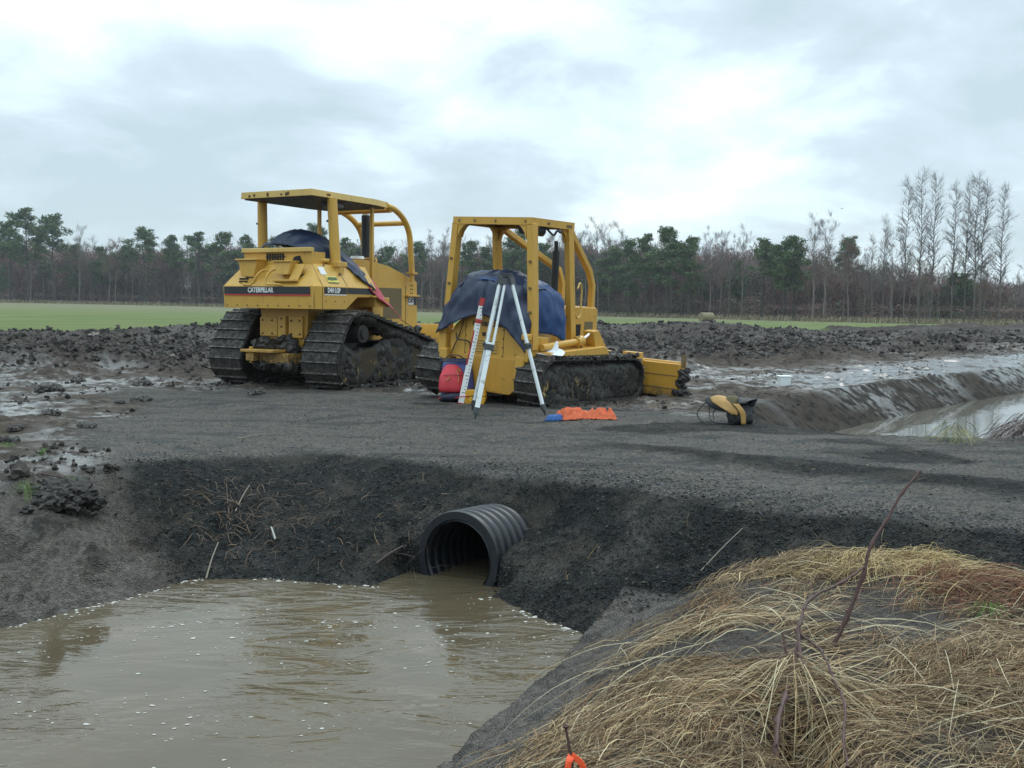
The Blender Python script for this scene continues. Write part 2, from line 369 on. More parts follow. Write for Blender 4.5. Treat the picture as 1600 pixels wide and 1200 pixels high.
packed = t.mix(t.math('MULTIPLY', t.ramp(t.noise(1.0, 6, .7, t.mapv(pos, (.35, 2.4, 1), (0, 0, -.12)), .3), .50, .60), .6), packed, (0.034, 0.036, 0.036))
packed = t.mix(t.math('MULTIPLY', t.ramp(ns, .6, .8), .6), packed, (0.22, 0.21, 0.19))
dark = t.mix(cs.outputs[0], (0.006, 0.007, 0.007), (0.036, 0.038, 0.037))
dark = t.mix(t.math('MULTIPLY', t.ramp(t.noise(2.0, 7, .7, pos, .5), .47, .62), .65), dark, (0.078, 0.069, 0.056)); dark = t.mix(t.math('MULTIPLY', t.ramp(t.noise(5.5, 6, .7, pos, .4), .55, .66), .6), dark, (0.012, 0.011, 0.010))
dark = t.mix(t.ramp(cs.outputs[1], .985, .995), dark, (0.10, 0.095, 0.085))
grav = t.mix(coarse, packed, dark)
soil = t.mix(road, mudc, grav)
bc = t.mix(t.ramp(nf, .3, .7), (0.064, 0.054, 0.046), (0.172, 0.150, 0.128)); bc = t.mix(t.math('MULTIPLY', t.ramp(nm, .50, .62), .7), bc, (0.036, 0.028, 0.022)); bc = t.mix(t.math('MULTIPLY', t.ramp(t.noise(2.4, 6, .7, t.mapv(pos, (2.6, .8, 1), (0, 0, .7)), .4), .54, .60), .75), bc, (0.024, 0.019, 0.016))
thatch_shade = t.n('ShaderNodeAttribute'); thatch_shade.attribute_name = 'surf3'; ts_ = t.n('ShaderNodeSeparateColor'); t.link(thatch_shade.outputs['Color'], ts_.inputs[0]); bc = t.mix(ts_.outputs[0], bc, t.mix(t.ramp(nf, .35, .7), (0.020, 0.015, 0.011), (0.070, 0.052, 0.038))); bc = t.mix(t.math('MULTIPLY', t.ramp(ts_.outputs[1], .1, .6), .9), bc, (0.008, 0.006, 0.005))  # thatch soil, then shade of the tussock hollow painted into the soil colour
soil = t.mix(bankm, soil, bc); soil = t.mix(t.math('MULTIPLY', ts_.outputs[2], .9), soil, t.mix(t.ramp(nm, .35, .6), (0.022, 0.018, 0.015), (0.072, 0.058, 0.046)))
vg = t.noise(0.12, 5, .65, pos); vg2 = t.noise(1.2, 5, .7, pos)
gc = t.mix(t.ramp(vg, .35, .65), (0.088, 0.132, 0.030), (0.145, 0.160, 0.055))
gc = t.mix(t.ramp(vg2, .4, .75), gc, (0.115, 0.15, 0.058))
sp_ = t.n('ShaderNodeSeparateXYZ'); t.link(pos, sp_.inputs[0])
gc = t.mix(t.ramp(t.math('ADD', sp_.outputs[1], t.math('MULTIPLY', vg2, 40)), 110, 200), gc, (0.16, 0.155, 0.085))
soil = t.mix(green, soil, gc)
# sparse weeds on the mud
wd = t.math('MULTIPLY', t.ramp(t.noise(2.1, 5, .7, pos), .66, .72), t.math('SUBTRACT', 1.0, t.math('MAXIMUM', road, bankm)))
soil = t.mix(t.math('MULTIPLY', wd, .6), soil, (0.075, 0.10, 0.028))
wn = t.math('MULTIPLY', wet, t.ramp(t.math('ADD', t.math('ADD', t.math('MULTIPLY', nm, .8), t.math('MULTIPLY', nb, .8)), t.math('MULTIPLY', t.ramp(wet, 1.0, 1.4), .10)), .74, .86), clamp=True)
soil = t.mix(t.math('MULTIPLY', wn, .55), soil, (0.06, 0.055, 0.05))
t.set(b.inputs['Base Color'], soil)
rg = t.math('SUBTRACT', 0.82, t.math('MULTIPLY', wn, 0.68)); rg = t.math('SUBTRACT', rg, t.math('MULTIPLY', bankm, .22)); rg = t.math('SUBTRACT', rg, t.math('MULTIPLY', wet, .14))
t.set(b.inputs['Roughness'], rg); t.set(b.inputs['Specular IOR Level'], t.math('ADD', t.math('MULTIPLY', wn, .42), t.math('ADD', .12, t.math('MULTIPLY', bankm, .12))))
hh = t.math('ADD', t.math('MULTIPLY', nf, .6), t.math('MULTIPLY', t.math('MULTIPLY', vr, t.math('ADD', coarse, .25)), .9))
hh = t.math('ADD', hh, t.math('MULTIPLY', ns, .25))
hh = t.math('MULTIPLY', hh, t.math('SUBTRACT', 1.0, t.math('MULTIPLY', wn, .9)))
bump(t, b, hh, 0.85, 0.03)
M_ground = gm
# --- water
def water(name, colr, amp, sc, rot, stretch):
    mt, t, b = mat(name); p = t.n('ShaderNodeNewGeometry').outputs['Position']
    n = t.noise(.8, 4, .6, p); t.set(b.inputs['Base Color'], t.mix(t.ramp(n, .3, .7), colr, tuple(c * 1.25 for c in colr)))
    b.inputs['Roughness'].default_value = .03; b.inputs['IOR'].default_value = 1.38
    v = t.mapv(p, (stretch, 1, 1), (0, 0, rot))
    w1 = t.noise(sc, 3, .5, v, 1.6); w2 = t.noise(sc * 3.1, 2, .5, v, 1.0); big = t.ramp(t.noise(.55, 3, .5, p), .38, .62)
    h = t.math('ADD', w1, t.math('MULTIPLY', w2, .22)); w3 = t.noise(sc * 5, 2, .5, v, 2.0); h = t.math('ADD', h, t.math('MULTIPLY', w3, .10)); h = t.math('MULTIPLY', h, t.math('ADD', t.math('MULTIPLY', big, .85), .12))
    bump(t, b, h, amp, .05); return mt
M_water = water('muddy_water', (0.086, 0.067, 0.042), .50, 4.2, math.radians(-18), .38)
M_water2 = water('pond_water', (0.110, 0.098, 0.078), .05, 1.6, math.radians(8), .22)
# --- paint
def paint(name, colr, dirt=(0.045, 0.036, 0.028), amt=0.35, lowz=None, rough=.38):
    mt, t, b = mat(name); v = objc(t); n = t.noise(3, 5, .6, v); nf2 = t.noise(22, 4, .6, v)
    cc = t.mix(n, tuple(c * .86 for c in colr), tuple(min(1, c * 1.10) for c in colr))
    s = t.ramp(t.noise(9, 7, .72, v, .3), .70 - .22 * amt, .80 - .15 * amt)
    if lowz is not None:
        sz = t.n('ShaderNodeSeparateXYZ'); t.link(v, sz.inputs[0]); lz = t.ramp(t.math('ADD', sz.outputs[2], t.math('MULTIPLY', n, .5)), lowz[1] + .25, lowz[0] + .25); s = t.math('MAXIMUM', s, t.math('MULTIPLY', lz, t.ramp(nf2, .3, .55)))
    cc = t.mix(t.math('MULTIPLY', t.ramp(n, .5, .8), .25), cc, (0.20, 0.15, 0.07))
    cc = t.mix(t.math('MULTIPLY', t.ramp(t.noise(14, 6, .7, t.mapv(v, (1, 1, .22)), .3), .52, .74), .42), cc, (0.17, 0.12, 0.055))
    rs = t.ramp(t.noise(26, 3, .6, t.mapv(v, (1, 1, .3))), .70, .76); cc = t.mix(t.math('MULTIPLY', rs, .7), cc, (0.09, 0.04, 0.018))
    cc = t.mix(t.math('MULTIPLY', s, .9), cc, dirt); t.set(b.inputs['Base Color'], cc)
    t.set(b.inputs['Roughness'], t.math('ADD', t.math('MULTIPLY', s, .4), t.math('ADD', rough, t.math('MULTIPLY', nf2, .15)), clamp=True))
    bump(t, b, t.math('ADD', t.math('MULTIPLY', s, .6), t.math('MULTIPLY', nf2, .25)), .25, .006); return mt
YEL = (0.60, 0.345, 0.060)
M_yel = paint('yellow_paint', YEL, amt=.34)
M_yel_low = paint('muddy_yellow_paint', (0.52, 0.29, 0.05), amt=.4, lowz=(0.35, 0.75))
M_yel2 = paint('yellow_paint_old', (0.60, 0.33, 0.050), amt=.38)
M_yel2_low = paint('muddy_yellow_paint_old', (0.54, 0.28, 0.035), amt=.4, lowz=(-.02, 0.22))
M_roofs = paint('roof_paint', (0.62, 0.42, 0.12), amt=.3)
M_frame = paint('frame_mud_paint', (0.42, 0.27, 0.08), dirt=(0.017, 0.015, 0.014), amt=2.45)
mt, t, b = mat('track_side_mud'); v = objc(t); n = t.noise(9, 6, .65, v); st = t.noise(7, 5, .7, t.mapv(v, (1, 1.5, .45)), .5)
sz = t.n('ShaderNodeSeparateXYZ'); t.link(v, sz.inputs[0]); band = t.math('MULTIPLY', t.math('MULTIPLY', t.ramp(sz.outputs[2], .08, .2), t.ramp(sz.outputs[2], .50, .32)), t.ramp(sz.outputs[1], 1.9, 1.0))
yp = t.math('MULTIPLY', t.ramp(st, .56, .61), band); cc = t.mix(n, (0.008, 0.007, 0.006), (0.042, 0.035, 0.030)); cc = t.mix(yp, cc, (0.42, 0.29, 0.11)); t.set(b.inputs['Base Color'], cc); b.inputs['Roughness'].default_value = .5; bump(t, b, t.math('ADD', n, t.noise(40, 4, .6, v)), .8, .02); M_mudwall = mt
M_black = simple('black_enamel', (0.012, 0.014, 0.016), .45, var=.3)
M_dark = simple('dark_recess', (0.008, 0.008, 0.008), .8)
M_grille = simple('dusty_grille', (0.16, 0.115, 0.055), .75, var=.3, scale=40)
M_band = simple('stripe_black', (0.016, 0.019, 0.022), .4, var=.35, scale=14, dirt=(0.09, 0.08, 0.07), dirtamt=.1)
M_red = simple('stripe_red', (0.45, 0.035, 0.03), .45)
M_white = simple('white_letter', (0.72, 0.72, 0.70), .5, var=.08, bmp=0)
M_letter = simple('black_letter', (0.02, 0.02, 0.02), .5, bmp=0)
M_decal = simple('yellow_decal', (0.66, 0.60, 0.10), .5, bmp=0)
M_green = simple('green_letter', (0.02, 0.09, 0.04), .5, bmp=0)
M_chrome = simple('chrome_rod', (0.75, 0.76, 0.78), .16, metal=1, var=.05, bmp=0)
M_steelmud = simple('muddy_track_steel', (0.046, 0.039, 0.033), .6, var=.6, scale=9, bmp=.9, dirt=(0.017, 0.014, 0.012), dirtamt=.8)
M_edge = simple('worn_grouser_edge', (0.22, 0.205, 0.185), .42, metal=.3, var=.6, scale=11, dirt=(0.04, 0.034, 0.028), dirtamt=1.0)
M_mud = simple('caked_mud', (0.022, 0.0185, 0.0155), .55, var=.5, scale=12, bmp=.8)
M_clod = simple('clod_mud', (0.058, 0.050, 0.045), .62, var=.55, scale=7, bmp=.8)
M_alu = simple('painted_white_leg', (0.70, 0.74, 0.74), .35, var=.05, dirt=(0.22, 0.20, 0.17), dirtamt=.25)
M_gun = simple('grey_plastic', (0.035, 0.04, 0.042), .5)
M_rod = simple('rod_white', (0.78, 0.79, 0.77), .4, var=.04, bmp=0)
def cloth(name, colr, rough=.7, sc=5, b2=.3):
    mt, t, b = mat(name); v = objc(t); n = t.noise(sc, 5, .6, v); t.set(b.inputs['Base Color'], t.mix(n, tuple(c * .7 for c in colr), tuple(c * 1.25 for c in colr)))
    b.inputs['Roughness'].default_value = rough; bump(t, b, t.noise(sc * 3, 5, .6, v, .8), b2, .02); return mt
M_tarp = cloth('navy_tarp', (0.016, 0.026, 0.062), .42)
M_tarpb = cloth('blue_tarp', (0.018, 0.055, 0.165), .42)
M_tarpr = cloth('red_tarp', (0.42, 0.02, 0.045), .45)
M_blue = cloth('blue_nylon', (0.055, 0.065, 0.21), .6)
M_redn = cloth('red_nylon', (0.52, 0.03, 0.045), .6)
M_navyn = cloth('navy_nylon', (0.018, 0.02, 0.045), .6)
M_org = cloth('orange_mesh', (0.66, 0.13, 0.045), .7, 14)
M_orgr = cloth('orange_ribbon', (0.95, 0.12, 0.04), .5, 14)
M_bluec = cloth('blue_cloth', (0.025, 0.10, 0.30), .7, 14)
M_bagb = cloth('black_nylon', (0.012, 0.013, 0.015), .6, 14)
M_bagy = cloth('tan_nylon', (0.40, 0.225, 0.065), .6, 14)
M_paper = simple('white_paper', (0.74, 0.77, 0.80), .6, var=.05, bmp=0)
M_cup = simple('white_plastic', (0.82, 0.86, 0.86), .4, var=.03, bmp=0)
M_case = simple('yellow_plastic', (0.62, 0.32, 0.02), .42, var=.1)

# ------------------------------------------------------------------ ground mesh (fan grid around the viewpoint)
th = np.concatenate([np.linspace(-180, -42, 50)[:-1], np.linspace(-42, 42, 860), np.linspace(42, 180, 50)[1:]])
rr = [0.0, .5, 1.0, 1.5]
while rr[-1] < 34: rr.append(rr[-1] + max(0.012, rr[-1] * 0.0030))
while rr[-1] < 90: rr.append(rr[-1] * 1.006)
while rr[-1] < 4000: rr.append(rr[-1] * 1.06)
rr = np.array(rr); TH, RR = np.meshgrid(np.radians(th), rr); X = RR * np.sin(TH); Y = RR * np.cos(TH)
x = X.ravel(); y = Y.ravel()
Z = height(x, y); zb, dE, dK, dP = base_z(x, y)
road, bank, green, plow = masks(x, y, dE, dK, dP)
# pipe opening
ax = (x - PIPE_O.x) * PIPE_D.x + (y - PIPE_O.y) * PIPE_D.y; sx = (x - PIPE_O.x) * PIPE_D.y - (y - PIPE_O.y) * PIPE_D.x
RI = PR - 0.03
ztop = PIPE_O.z - ax * math.tan(math.radians(3.5)) + np.sqrt(np.maximum(RI * RI - sx * sx, 0))
carve = (np.abs(sx) < RI) & (ax > -0.9) & (ax < 3) & (Z < ztop + .01)
frontcut = (np.abs(sx) < RI + .02) & (ax > -0.9) & (ax < 0.0)
Z2 = np.where(carve, np.minimum(Z, -0.98), Z)
Z2 = np.where(frontcut, np.minimum(Z2, -0.85 - .1 * np.cos(sx * 3)), Z2)
Z2 = np.where((ax < 0.02) & (ax > -1.2) & (np.abs(sx) < .5), np.minimum(Z2, -0.72 + np.maximum(0, np.abs(sx) - .36) * 1.1), Z2)
nr, nt = X.shape; idx = np.arange(nr * nt).reshape(nr, nt)
Fq = np.stack([idx[:-1, :-1], idx[:-1, 1:], idx[1:, 1:], idx[1:, :-1]], -1).reshape(-1, 4)
zf = Z2[Fq]; cf = carve[Fq].any(1) & ((zf.max(1) - zf.min(1)) > .12) & (ax[Fq].min(1) > 0.03); Fq = Fq[~cf]
crestd = dE
pn = fbm(x * 1.7, y * 1.7, 101, 4) - .5
tq = x * 0.57 + (y - 8) * 0.82
coarse = np.maximum(np.maximum(sstep(-.012, -.055, zb + pn * .07), sstep(1.1, .7, dE)), sstep(.62, .70, fbm(x * .55 + 2, y * .9, 105, 4)) * .8)
coarse = np.maximum(coarse, sstep(.32, .1, np.abs(tq - 1.75 + .5 * pn)) * sstep(.5, 1.5, x) * .9)
coarse = coarse * sstep(3.6, 1.4, np.where(x < -2, dE + pn, 1.0)) 
lightp = sstep(1.0, .3, np.hypot((x - .62) / .75, (y - 6.75) / .55)) ; coarse = coarse * (1 - .80 * lightp * sstep(-.16, .06, pn))
wetl = sstep(1.0, 1.6, dE) * sstep(.38, .62, fbm(x * .35, y * .5, 111, 4)) * (1 - green) * (1 - .93 * road) * (1 - plow * .75)
wetr = sstep(4, 6, x) * 1.5 * sstep(.60, .85, dP) * sstep(1.2, .2, np.abs(dP - 1.5) / 2.5) * (1 - road) ; wet = np.clip(np.maximum(wetl, wetr), 0, 1.4)
wet = np.where(bank > .2, .35, wet) * (1 - sstep(60, 90, y)); wet = np.where((dE < .35) & (dE > -.2), np.maximum(wet, .15), wet)
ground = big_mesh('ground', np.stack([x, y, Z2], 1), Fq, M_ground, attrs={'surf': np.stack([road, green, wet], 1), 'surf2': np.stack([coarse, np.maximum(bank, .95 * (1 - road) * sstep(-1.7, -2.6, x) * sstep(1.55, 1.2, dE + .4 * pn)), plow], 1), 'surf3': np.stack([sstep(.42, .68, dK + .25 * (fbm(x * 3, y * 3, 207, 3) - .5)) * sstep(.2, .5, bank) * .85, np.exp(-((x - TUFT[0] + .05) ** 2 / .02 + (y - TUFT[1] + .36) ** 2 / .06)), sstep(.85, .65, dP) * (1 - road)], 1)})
tag(ground, kind='structure')
# ------------------------------------------------------------------ water sheets
def sheet(name, poly, z, m):
    cx = sum(p[0] for p in poly) / len(poly); o = MB().add([(p[0], p[1], z) for p in poly], [tuple(range(len(poly)))]).build(name, m); tag(o, kind='structure'); return o
sheet('water', [(-15, -6), (-8.8, 2.5), (-4.6, 7.0), (-2.6, 7.8), (-0.2, 7.6), (1.9, 10.6), (2.5, 10.2), (1.3, 7.6), (1.0, 5.7), (0.6, 4.0), (-1.0, 1.4), (-5, -6)], WZ, M_water)
sheet('water', [(2.9, 11.2), (5.4, 10.2), (8.2, 12.9), (35, 42), (26, 43), (4.3, 16.0)], WZP - .004, M_water2)
# ------------------------------------------------------------------ scattered chips, clods
ICO_V = None
def ico():
    import bmesh
    bm = bmesh.new(); bmesh.ops.create_icosphere(bm, subdivisions=2, radius=1); v = np.array([p.co[:] for p in bm.verts]); f = np.array([[q.index for q in fc.verts] for fc in bm.faces]); bm.free(); return v, f
OCT_V = np.array([(1, 0, 0), (-1, 0, 0), (0, 1, 0), (0, -1, 0), (0, 0, 1), (0, 0, -1.)]); OCT_F = np.array([(0, 2, 4), (2, 1, 4), (1, 3, 4), (3, 0, 4), (2, 0, 5), (1, 2, 5), (3, 1, 5), (0, 3, 5)])
def rotm(n):
    q = RNG.normal(size=(n, 4)); q /= np.linalg.norm(q, axis=1)[:, None]; a, b_, c, d = q.T
    return np.stack([np.stack([1 - 2 * (c * c + d * d), 2 * (b_ * c - a * d), 2 * (b_ * d + a * c)], 1), np.stack([2 * (b_ * c + a * d), 1 - 2 * (b_ * b_ + d * d), 2 * (c * d - a * b_)], 1), np.stack([2 * (b_ * d - a * c), 2 * (c * d + a * b_), 1 - 2 * (b_ * b_ + c * c)], 1)], 1)
def rocks(m_=10):
    v, f = ico(); out = []
    for i in range(m_):
        off = Vector((i * 9.1, 3, 1)); out.append(np.array([list(Vector(p) * (1 + .75 * mnoise.noise(Vector(p) * 1.5 + off) + .7 * mnoise.noise(Vector(p) * 3.3 + off))) for p in v]))
    return np.array(out), f
ROCKS, ROCKF = rocks()
def scatter(name, P, S, mtl, base='oct', flat=.6, jit=.25, colr=None, smooth=False, sink=.3):
    n = len(P); V0, F0 = (OCT_V, OCT_F) if base == 'oct' else ico(); k = len(V0)
    if base == 'rock': F0 = ROCKF; k = ROCKS.shape[1]; V0 = ROCKS[RNG.integers(0, len(ROCKS), n)]
    else: V0 = V0[None]
    V = V0 * (1 + jit * RNG.normal(size=(n, k, 1))) * S[:, None, None]
    V = np.einsum('nij,nkj->nki', rotm(n), V * np.array([1, .8, .7])); V[:, :, 2] *= flat; V = V + P[:, None]; V[:, :, 2] += (S * flat * (.5 - sink))[:, None]
    Fc = (F0[None] + (np.arange(n) * k)[:, None, None]).reshape(-1, 3)
    at_ = {'tint': np.repeat(colr, k, 0)} if colr is not None else None
    return big_mesh(name, V.reshape(-1, 3), Fc, mtl, smooth=smooth, attrs=at_)
def tintmat(name, rough=.7, bmp=0, var=.25, sc=40, trans=0):
    mt, t, b = mat(name); a = t.n('ShaderNodeAttribute'); a.attribute_name = 'tint'; b.inputs['Specular IOR Level'].default_value = .22
    n = t.noise(sc, 3, .6, t.n('ShaderNodeNewGeometry').outputs['Position']); v = t.n('ShaderNodeVectorMath', operation='SCALE'); t.link(a.outputs['Color'], v.inputs[0]); t.set(v.inputs['Scale'], t.math('ADD', t.math('MULTIPLY', n, 2 * var), 1 - var))
    t.link(v.outputs[0], b.inputs['Base Color']); b.inputs['Roughness'].default_value = rough
    if bmp: bump(t, b, n, bmp, .01)
    return mt
M_tint = tintmat('stone_chip'); M_blade = tintmat('dry_blade', .6, 0, .15, 30)
def wedge(n, r0, r1, a0, a1, pw=1.0):
    u = RNG.random(n); r = r0 * (r1 / r0) ** (u ** pw); a = np.radians(a0 + (a1 - a0) * RNG.random(n)); return r * np.sin(a), r * np.cos(a)
# gravel chips on the road and embankment
px, py = wedge(150000, 5.0, 14, -32, 34); zb_, dE_, dK_, dP_ = base_z(px, py); rd, bk, gr, pl = masks(px, py, dE_, dK_, dP_)
pn_ = fbm(px * 1.7, py * 1.7, 101, 4) - .5
dens = rd * np.where(dE_ < 1.9, 1.0, .22); k = (RNG.random(len(px)) < dens) & (dE_ > -.02) & (dP_ > .1)
aa = (px - PIPE_O.x) * PIPE_D.x + (py - PIPE_O.y) * PIPE_D.y; ss = (px - PIPE_O.x) * PIPE_D.y - (py - PIPE_O.y) * PIPE_D.x
zz = height(px, py); k &= ~((np.abs(ss) < PR + .03) & (aa > -1.2) & (aa < 3) & (zz < PIPE_O.z + PR + .03)); px, py, zz, dE_ = px[k], py[k], zz[k], dE_[k]
S = RNG.lognormal(-4.95, .42, len(px)); S = np.where(dE_ > 1.6, S * .75, S); S = np.minimum(S, .020)
lum = RNG.lognormal(-4.15, .65, len(px)); lt_ = RNG.random(len(px)) < .009; lum = np.minimum(lum, .055); lum = np.where(lt_, RNG.uniform(.08, .30, len(px)), lum); S = np.where(lum > .07, S * .6, S); lum = np.where(zb_[k] > -.03, lum * 2.0, lum); lum = np.clip(lum, .008, .5)
colr = lum[:, None] * np.array([.93, 1.0, 1.0]) * (1 + .12 * RNG.normal(size=(len(px), 3)))
wm = RNG.random(len(px)) < .12; colr[wm] *= np.array([1.3, 1.0, .75])
o = scatter('gravel', np.stack([px, py, zz], 1), S, M_tint, colr=np.clip(colr, 0, .6)); tag(o, kind='stuff')
# clods of the ploughed field and of the mud
px, py = wedge(52000, 7, 66, -33, 34, .8); zb_, dE_, dK_, dP_ = base_z(px, py); rd, bk, gr, pl = masks(px, py, dE_, dK_, dP_)
mudm = (1 - rd) * (1 - gr) * (1 - bk); dens = pl * .9 + mudm * (1 - pl) * sstep(.48, .62, fbm(px * .6, py * .6, 131, 3)) * .5; k = (RNG.random(len(px)) < dens) & (dP_ > .5) & (dE_ > 1.2)
px, py, pl = px[k], py[k], pl[k]; zz = height(px, py, False); S = RNG.lognormal(-3.35, .55, len(px)) * (.40 + .80 * pl); S = np.minimum(S, .20)
lum = RNG.lognormal(-3.25, .45, len(px)); colr = lum[:, None] * np.array([1.12, .95, .84])
o = scatter('mud_clods', np.stack([px, py, zz], 1), S, tintmat('clod', .7, 1.0, .6, 22), base='rock', flat=.95, jit=.09, colr=colr, smooth=False, sink=.36); tag(o, kind='stuff')
# foam flecks on the pool
fx, fy = wedge(7000, 3.2, 7.2, -34, 10); k = inside(fx, fy, POOL); d_ = polydist(fx, fy, POOL, True); k &= d_ > .03
wgt = np.exp(-((fy - 5.9) / .55) ** 2) + .25 * np.exp(-((fy - 4.4) / .6) ** 2) + .08; k &= RNG.random(len(fx)) < wgt * .32 * (.25 + 1.5 * sstep(.45, .65, fbm(fx * 2.5, fy * 5, 141, 3))); k &= ~((np.abs((fx - PIPE_O.x) * PIPE_D.y - (fy - PIPE_O.y) * PIPE_D.x) < .36) & (fy > 6.6))
fx, fy = fx[k], fy[k]; S = np.minimum(RNG.lognormal(-5.45, .45, len(fx)), .012)
# froth hugging the waterline
m_ = 900; seg = RNG.integers(4, 13, m_); tt = RNG.random(m_); SE = np.array(SHORE_E); ex = SE[seg, 0] * (1 - tt) + SE[seg + 1, 0] * tt; ey = SE[seg, 1] * (1 - tt) + SE[seg + 1, 1] * tt
hz_ = height(ex, ey); ex += RNG.normal(size=m_) * .03; ey += -.03 + RNG.normal(size=m_) * .03; kk = (RNG.random(m_) < .28) & ~((np.abs((ex - PIPE_O.x) * PIPE_D.y - (ey - PIPE_O.y) * PIPE_D.x) < .33)) & (height(ex, ey) < WZ + .004) & (vnoise(ex * 4, ey * 4, 3) > .35)
fx = np.concatenate([fx, ex[kk]]); fy = np.concatenate([fy, ey[kk]]); S = np.concatenate([S, np.minimum(RNG.lognormal(-4.9, .4, kk.sum()), .02)])
V0 = np.array([(math.cos(a), math.sin(a), .0) for a in np.linspace(0, 2 * math.pi, 8)[:-1]] + [(0, 0, .28)]); F0 = np.array([(i, (i + 1) % 7, 7) for i in range(7)])
V = V0[None] * S[:, None, None] * (1 + .3 * RNG.normal(size=(len(S), 8, 1))) * np.array([1.25, .9, 1.]); V += np.stack([fx, fy, np.full(len(S), WZ + .002)], 1)[:, None]
o = big_mesh('foam', V.reshape(-1, 3), (F0[None] + (np.arange(len(S)) * 8)[:, None, None]).reshape(-1, 3), simple('foam_white', (0.46, 0.44, 0.39), .5, var=.1, bmp=0)); tag(o, kind='stuff')
# ------------------------------------------------------------------ culvert pipe
pr = empty('culvert_pipe', PIPE_O, (math.radians(-3.5), 0, -PIPE_A)); tag(pr, 'black corrugated plastic drain pipe jutting out of the gravel bank above the brown water', 'pipe')
prof = []; LEN = 4.6
N = int(LEN / .007)
def rib(u): return max(0.0, 1 - max(0.0, (abs(((u / .098 + .5) % 1) - .5) - .27) / .23) ** 1.5) * (1 - .10 * (abs(((u / .098 + .5) % 1) - .5) / .27) ** 2)
outer = [(PR - .042 + .042 * rib(i * .007 - .030), i * .007) for i in range(N)]
inner = [(PR - .060 - .016 * rib(i * .007 + .02), i * .007) for i in range(N - 1, -1, -1)]
Mx = Matrix.Rotation(math.radians(-90), 4, 'X')
M_pipe = simple('black_plastic_pipe', (0.008, 0.0105, 0.014), .38, var=.35, scale=8, dirt=(0.035, 0.032, 0.028), dirtamt=.16)
MB().lathe([(PR - .066, 0.01), (PR - .062, 0)] + outer, 72, Mx).build('corrugated_shell', M_pipe, pr, smooth=True)
MB().lathe(inner + [(PR - .066, 0.01)], 72, Mx).build('liner', M_pipe, pr, smooth=True)
# ------------------------------------------------------------------ tracked machines
def hull(circles, n=48):
    P = []
    for (cy, cz, r) in circles:
        for k in range(n): a = 2 * math.pi * k / n; P.append((cy + r * math.cos(a), cz + r * math.sin(a)))
    P = sorted(set(P))
    def half(pts):
        h = []
        for p in pts:
            while len(h) >= 2 and (h[-1][0] - h[-2][0]) * (p[1] - h[-2][1]) - (h[-1][1] - h[-2][1]) * (p[0] - h[-2][0]) <= 0: h.pop()
            h.append(p)
        return h
    return half(P)[:-1] + half(P[::-1])[:-1]
def resample(P, n):
    P = [Vector((0, p[0], p[1])) for p in P]; L = [0]
    for i in range(len(P)): L.append(L[-1] + (P[(i + 1) % len(P)] - P[i]).length)
    out = []; j = 0
    for k in range(n):
        d = L[-1] * k / n
        while L[j + 1] < d: j += 1
        t = (d - L[j]) / max(1e-9, L[j + 1] - L[j]); out.append(P[j].lerp(P[(j + 1) % len(P)], t))
    return out, L[-1]
def lumps(mb, boxes, n, smin_, smax_, seed, flat=.8):
    rg = random.Random(seed); v0, f0 = ico()
    for _ in range(n):
        bx = boxes[rg.randrange(len(boxes))]; c = Vector((rg.uniform(bx[0], bx[1]), rg.uniform(bx[2], bx[3]), rg.uniform(bx[4], bx[5]))); s = rg.uniform(smin_, smax_); off = Vector((rg.random() * 50, 0, 0))
        q = Matrix.Rotation(rg.random() * 6.28, 3, 'Z') @ Matrix.Rotation(rg.random() * 6.28, 3, 'X')
        vs = []
        for p in v0:
            p = Vector(p); p = p * (1 + .55 * mnoise.noise(p * 1.7 + off)); p = q @ Vector((p.x, p.y * .8, p.z * flat)); vs.append(c + p * s)
        mb.add(vs, [tuple(f) for f in f0])
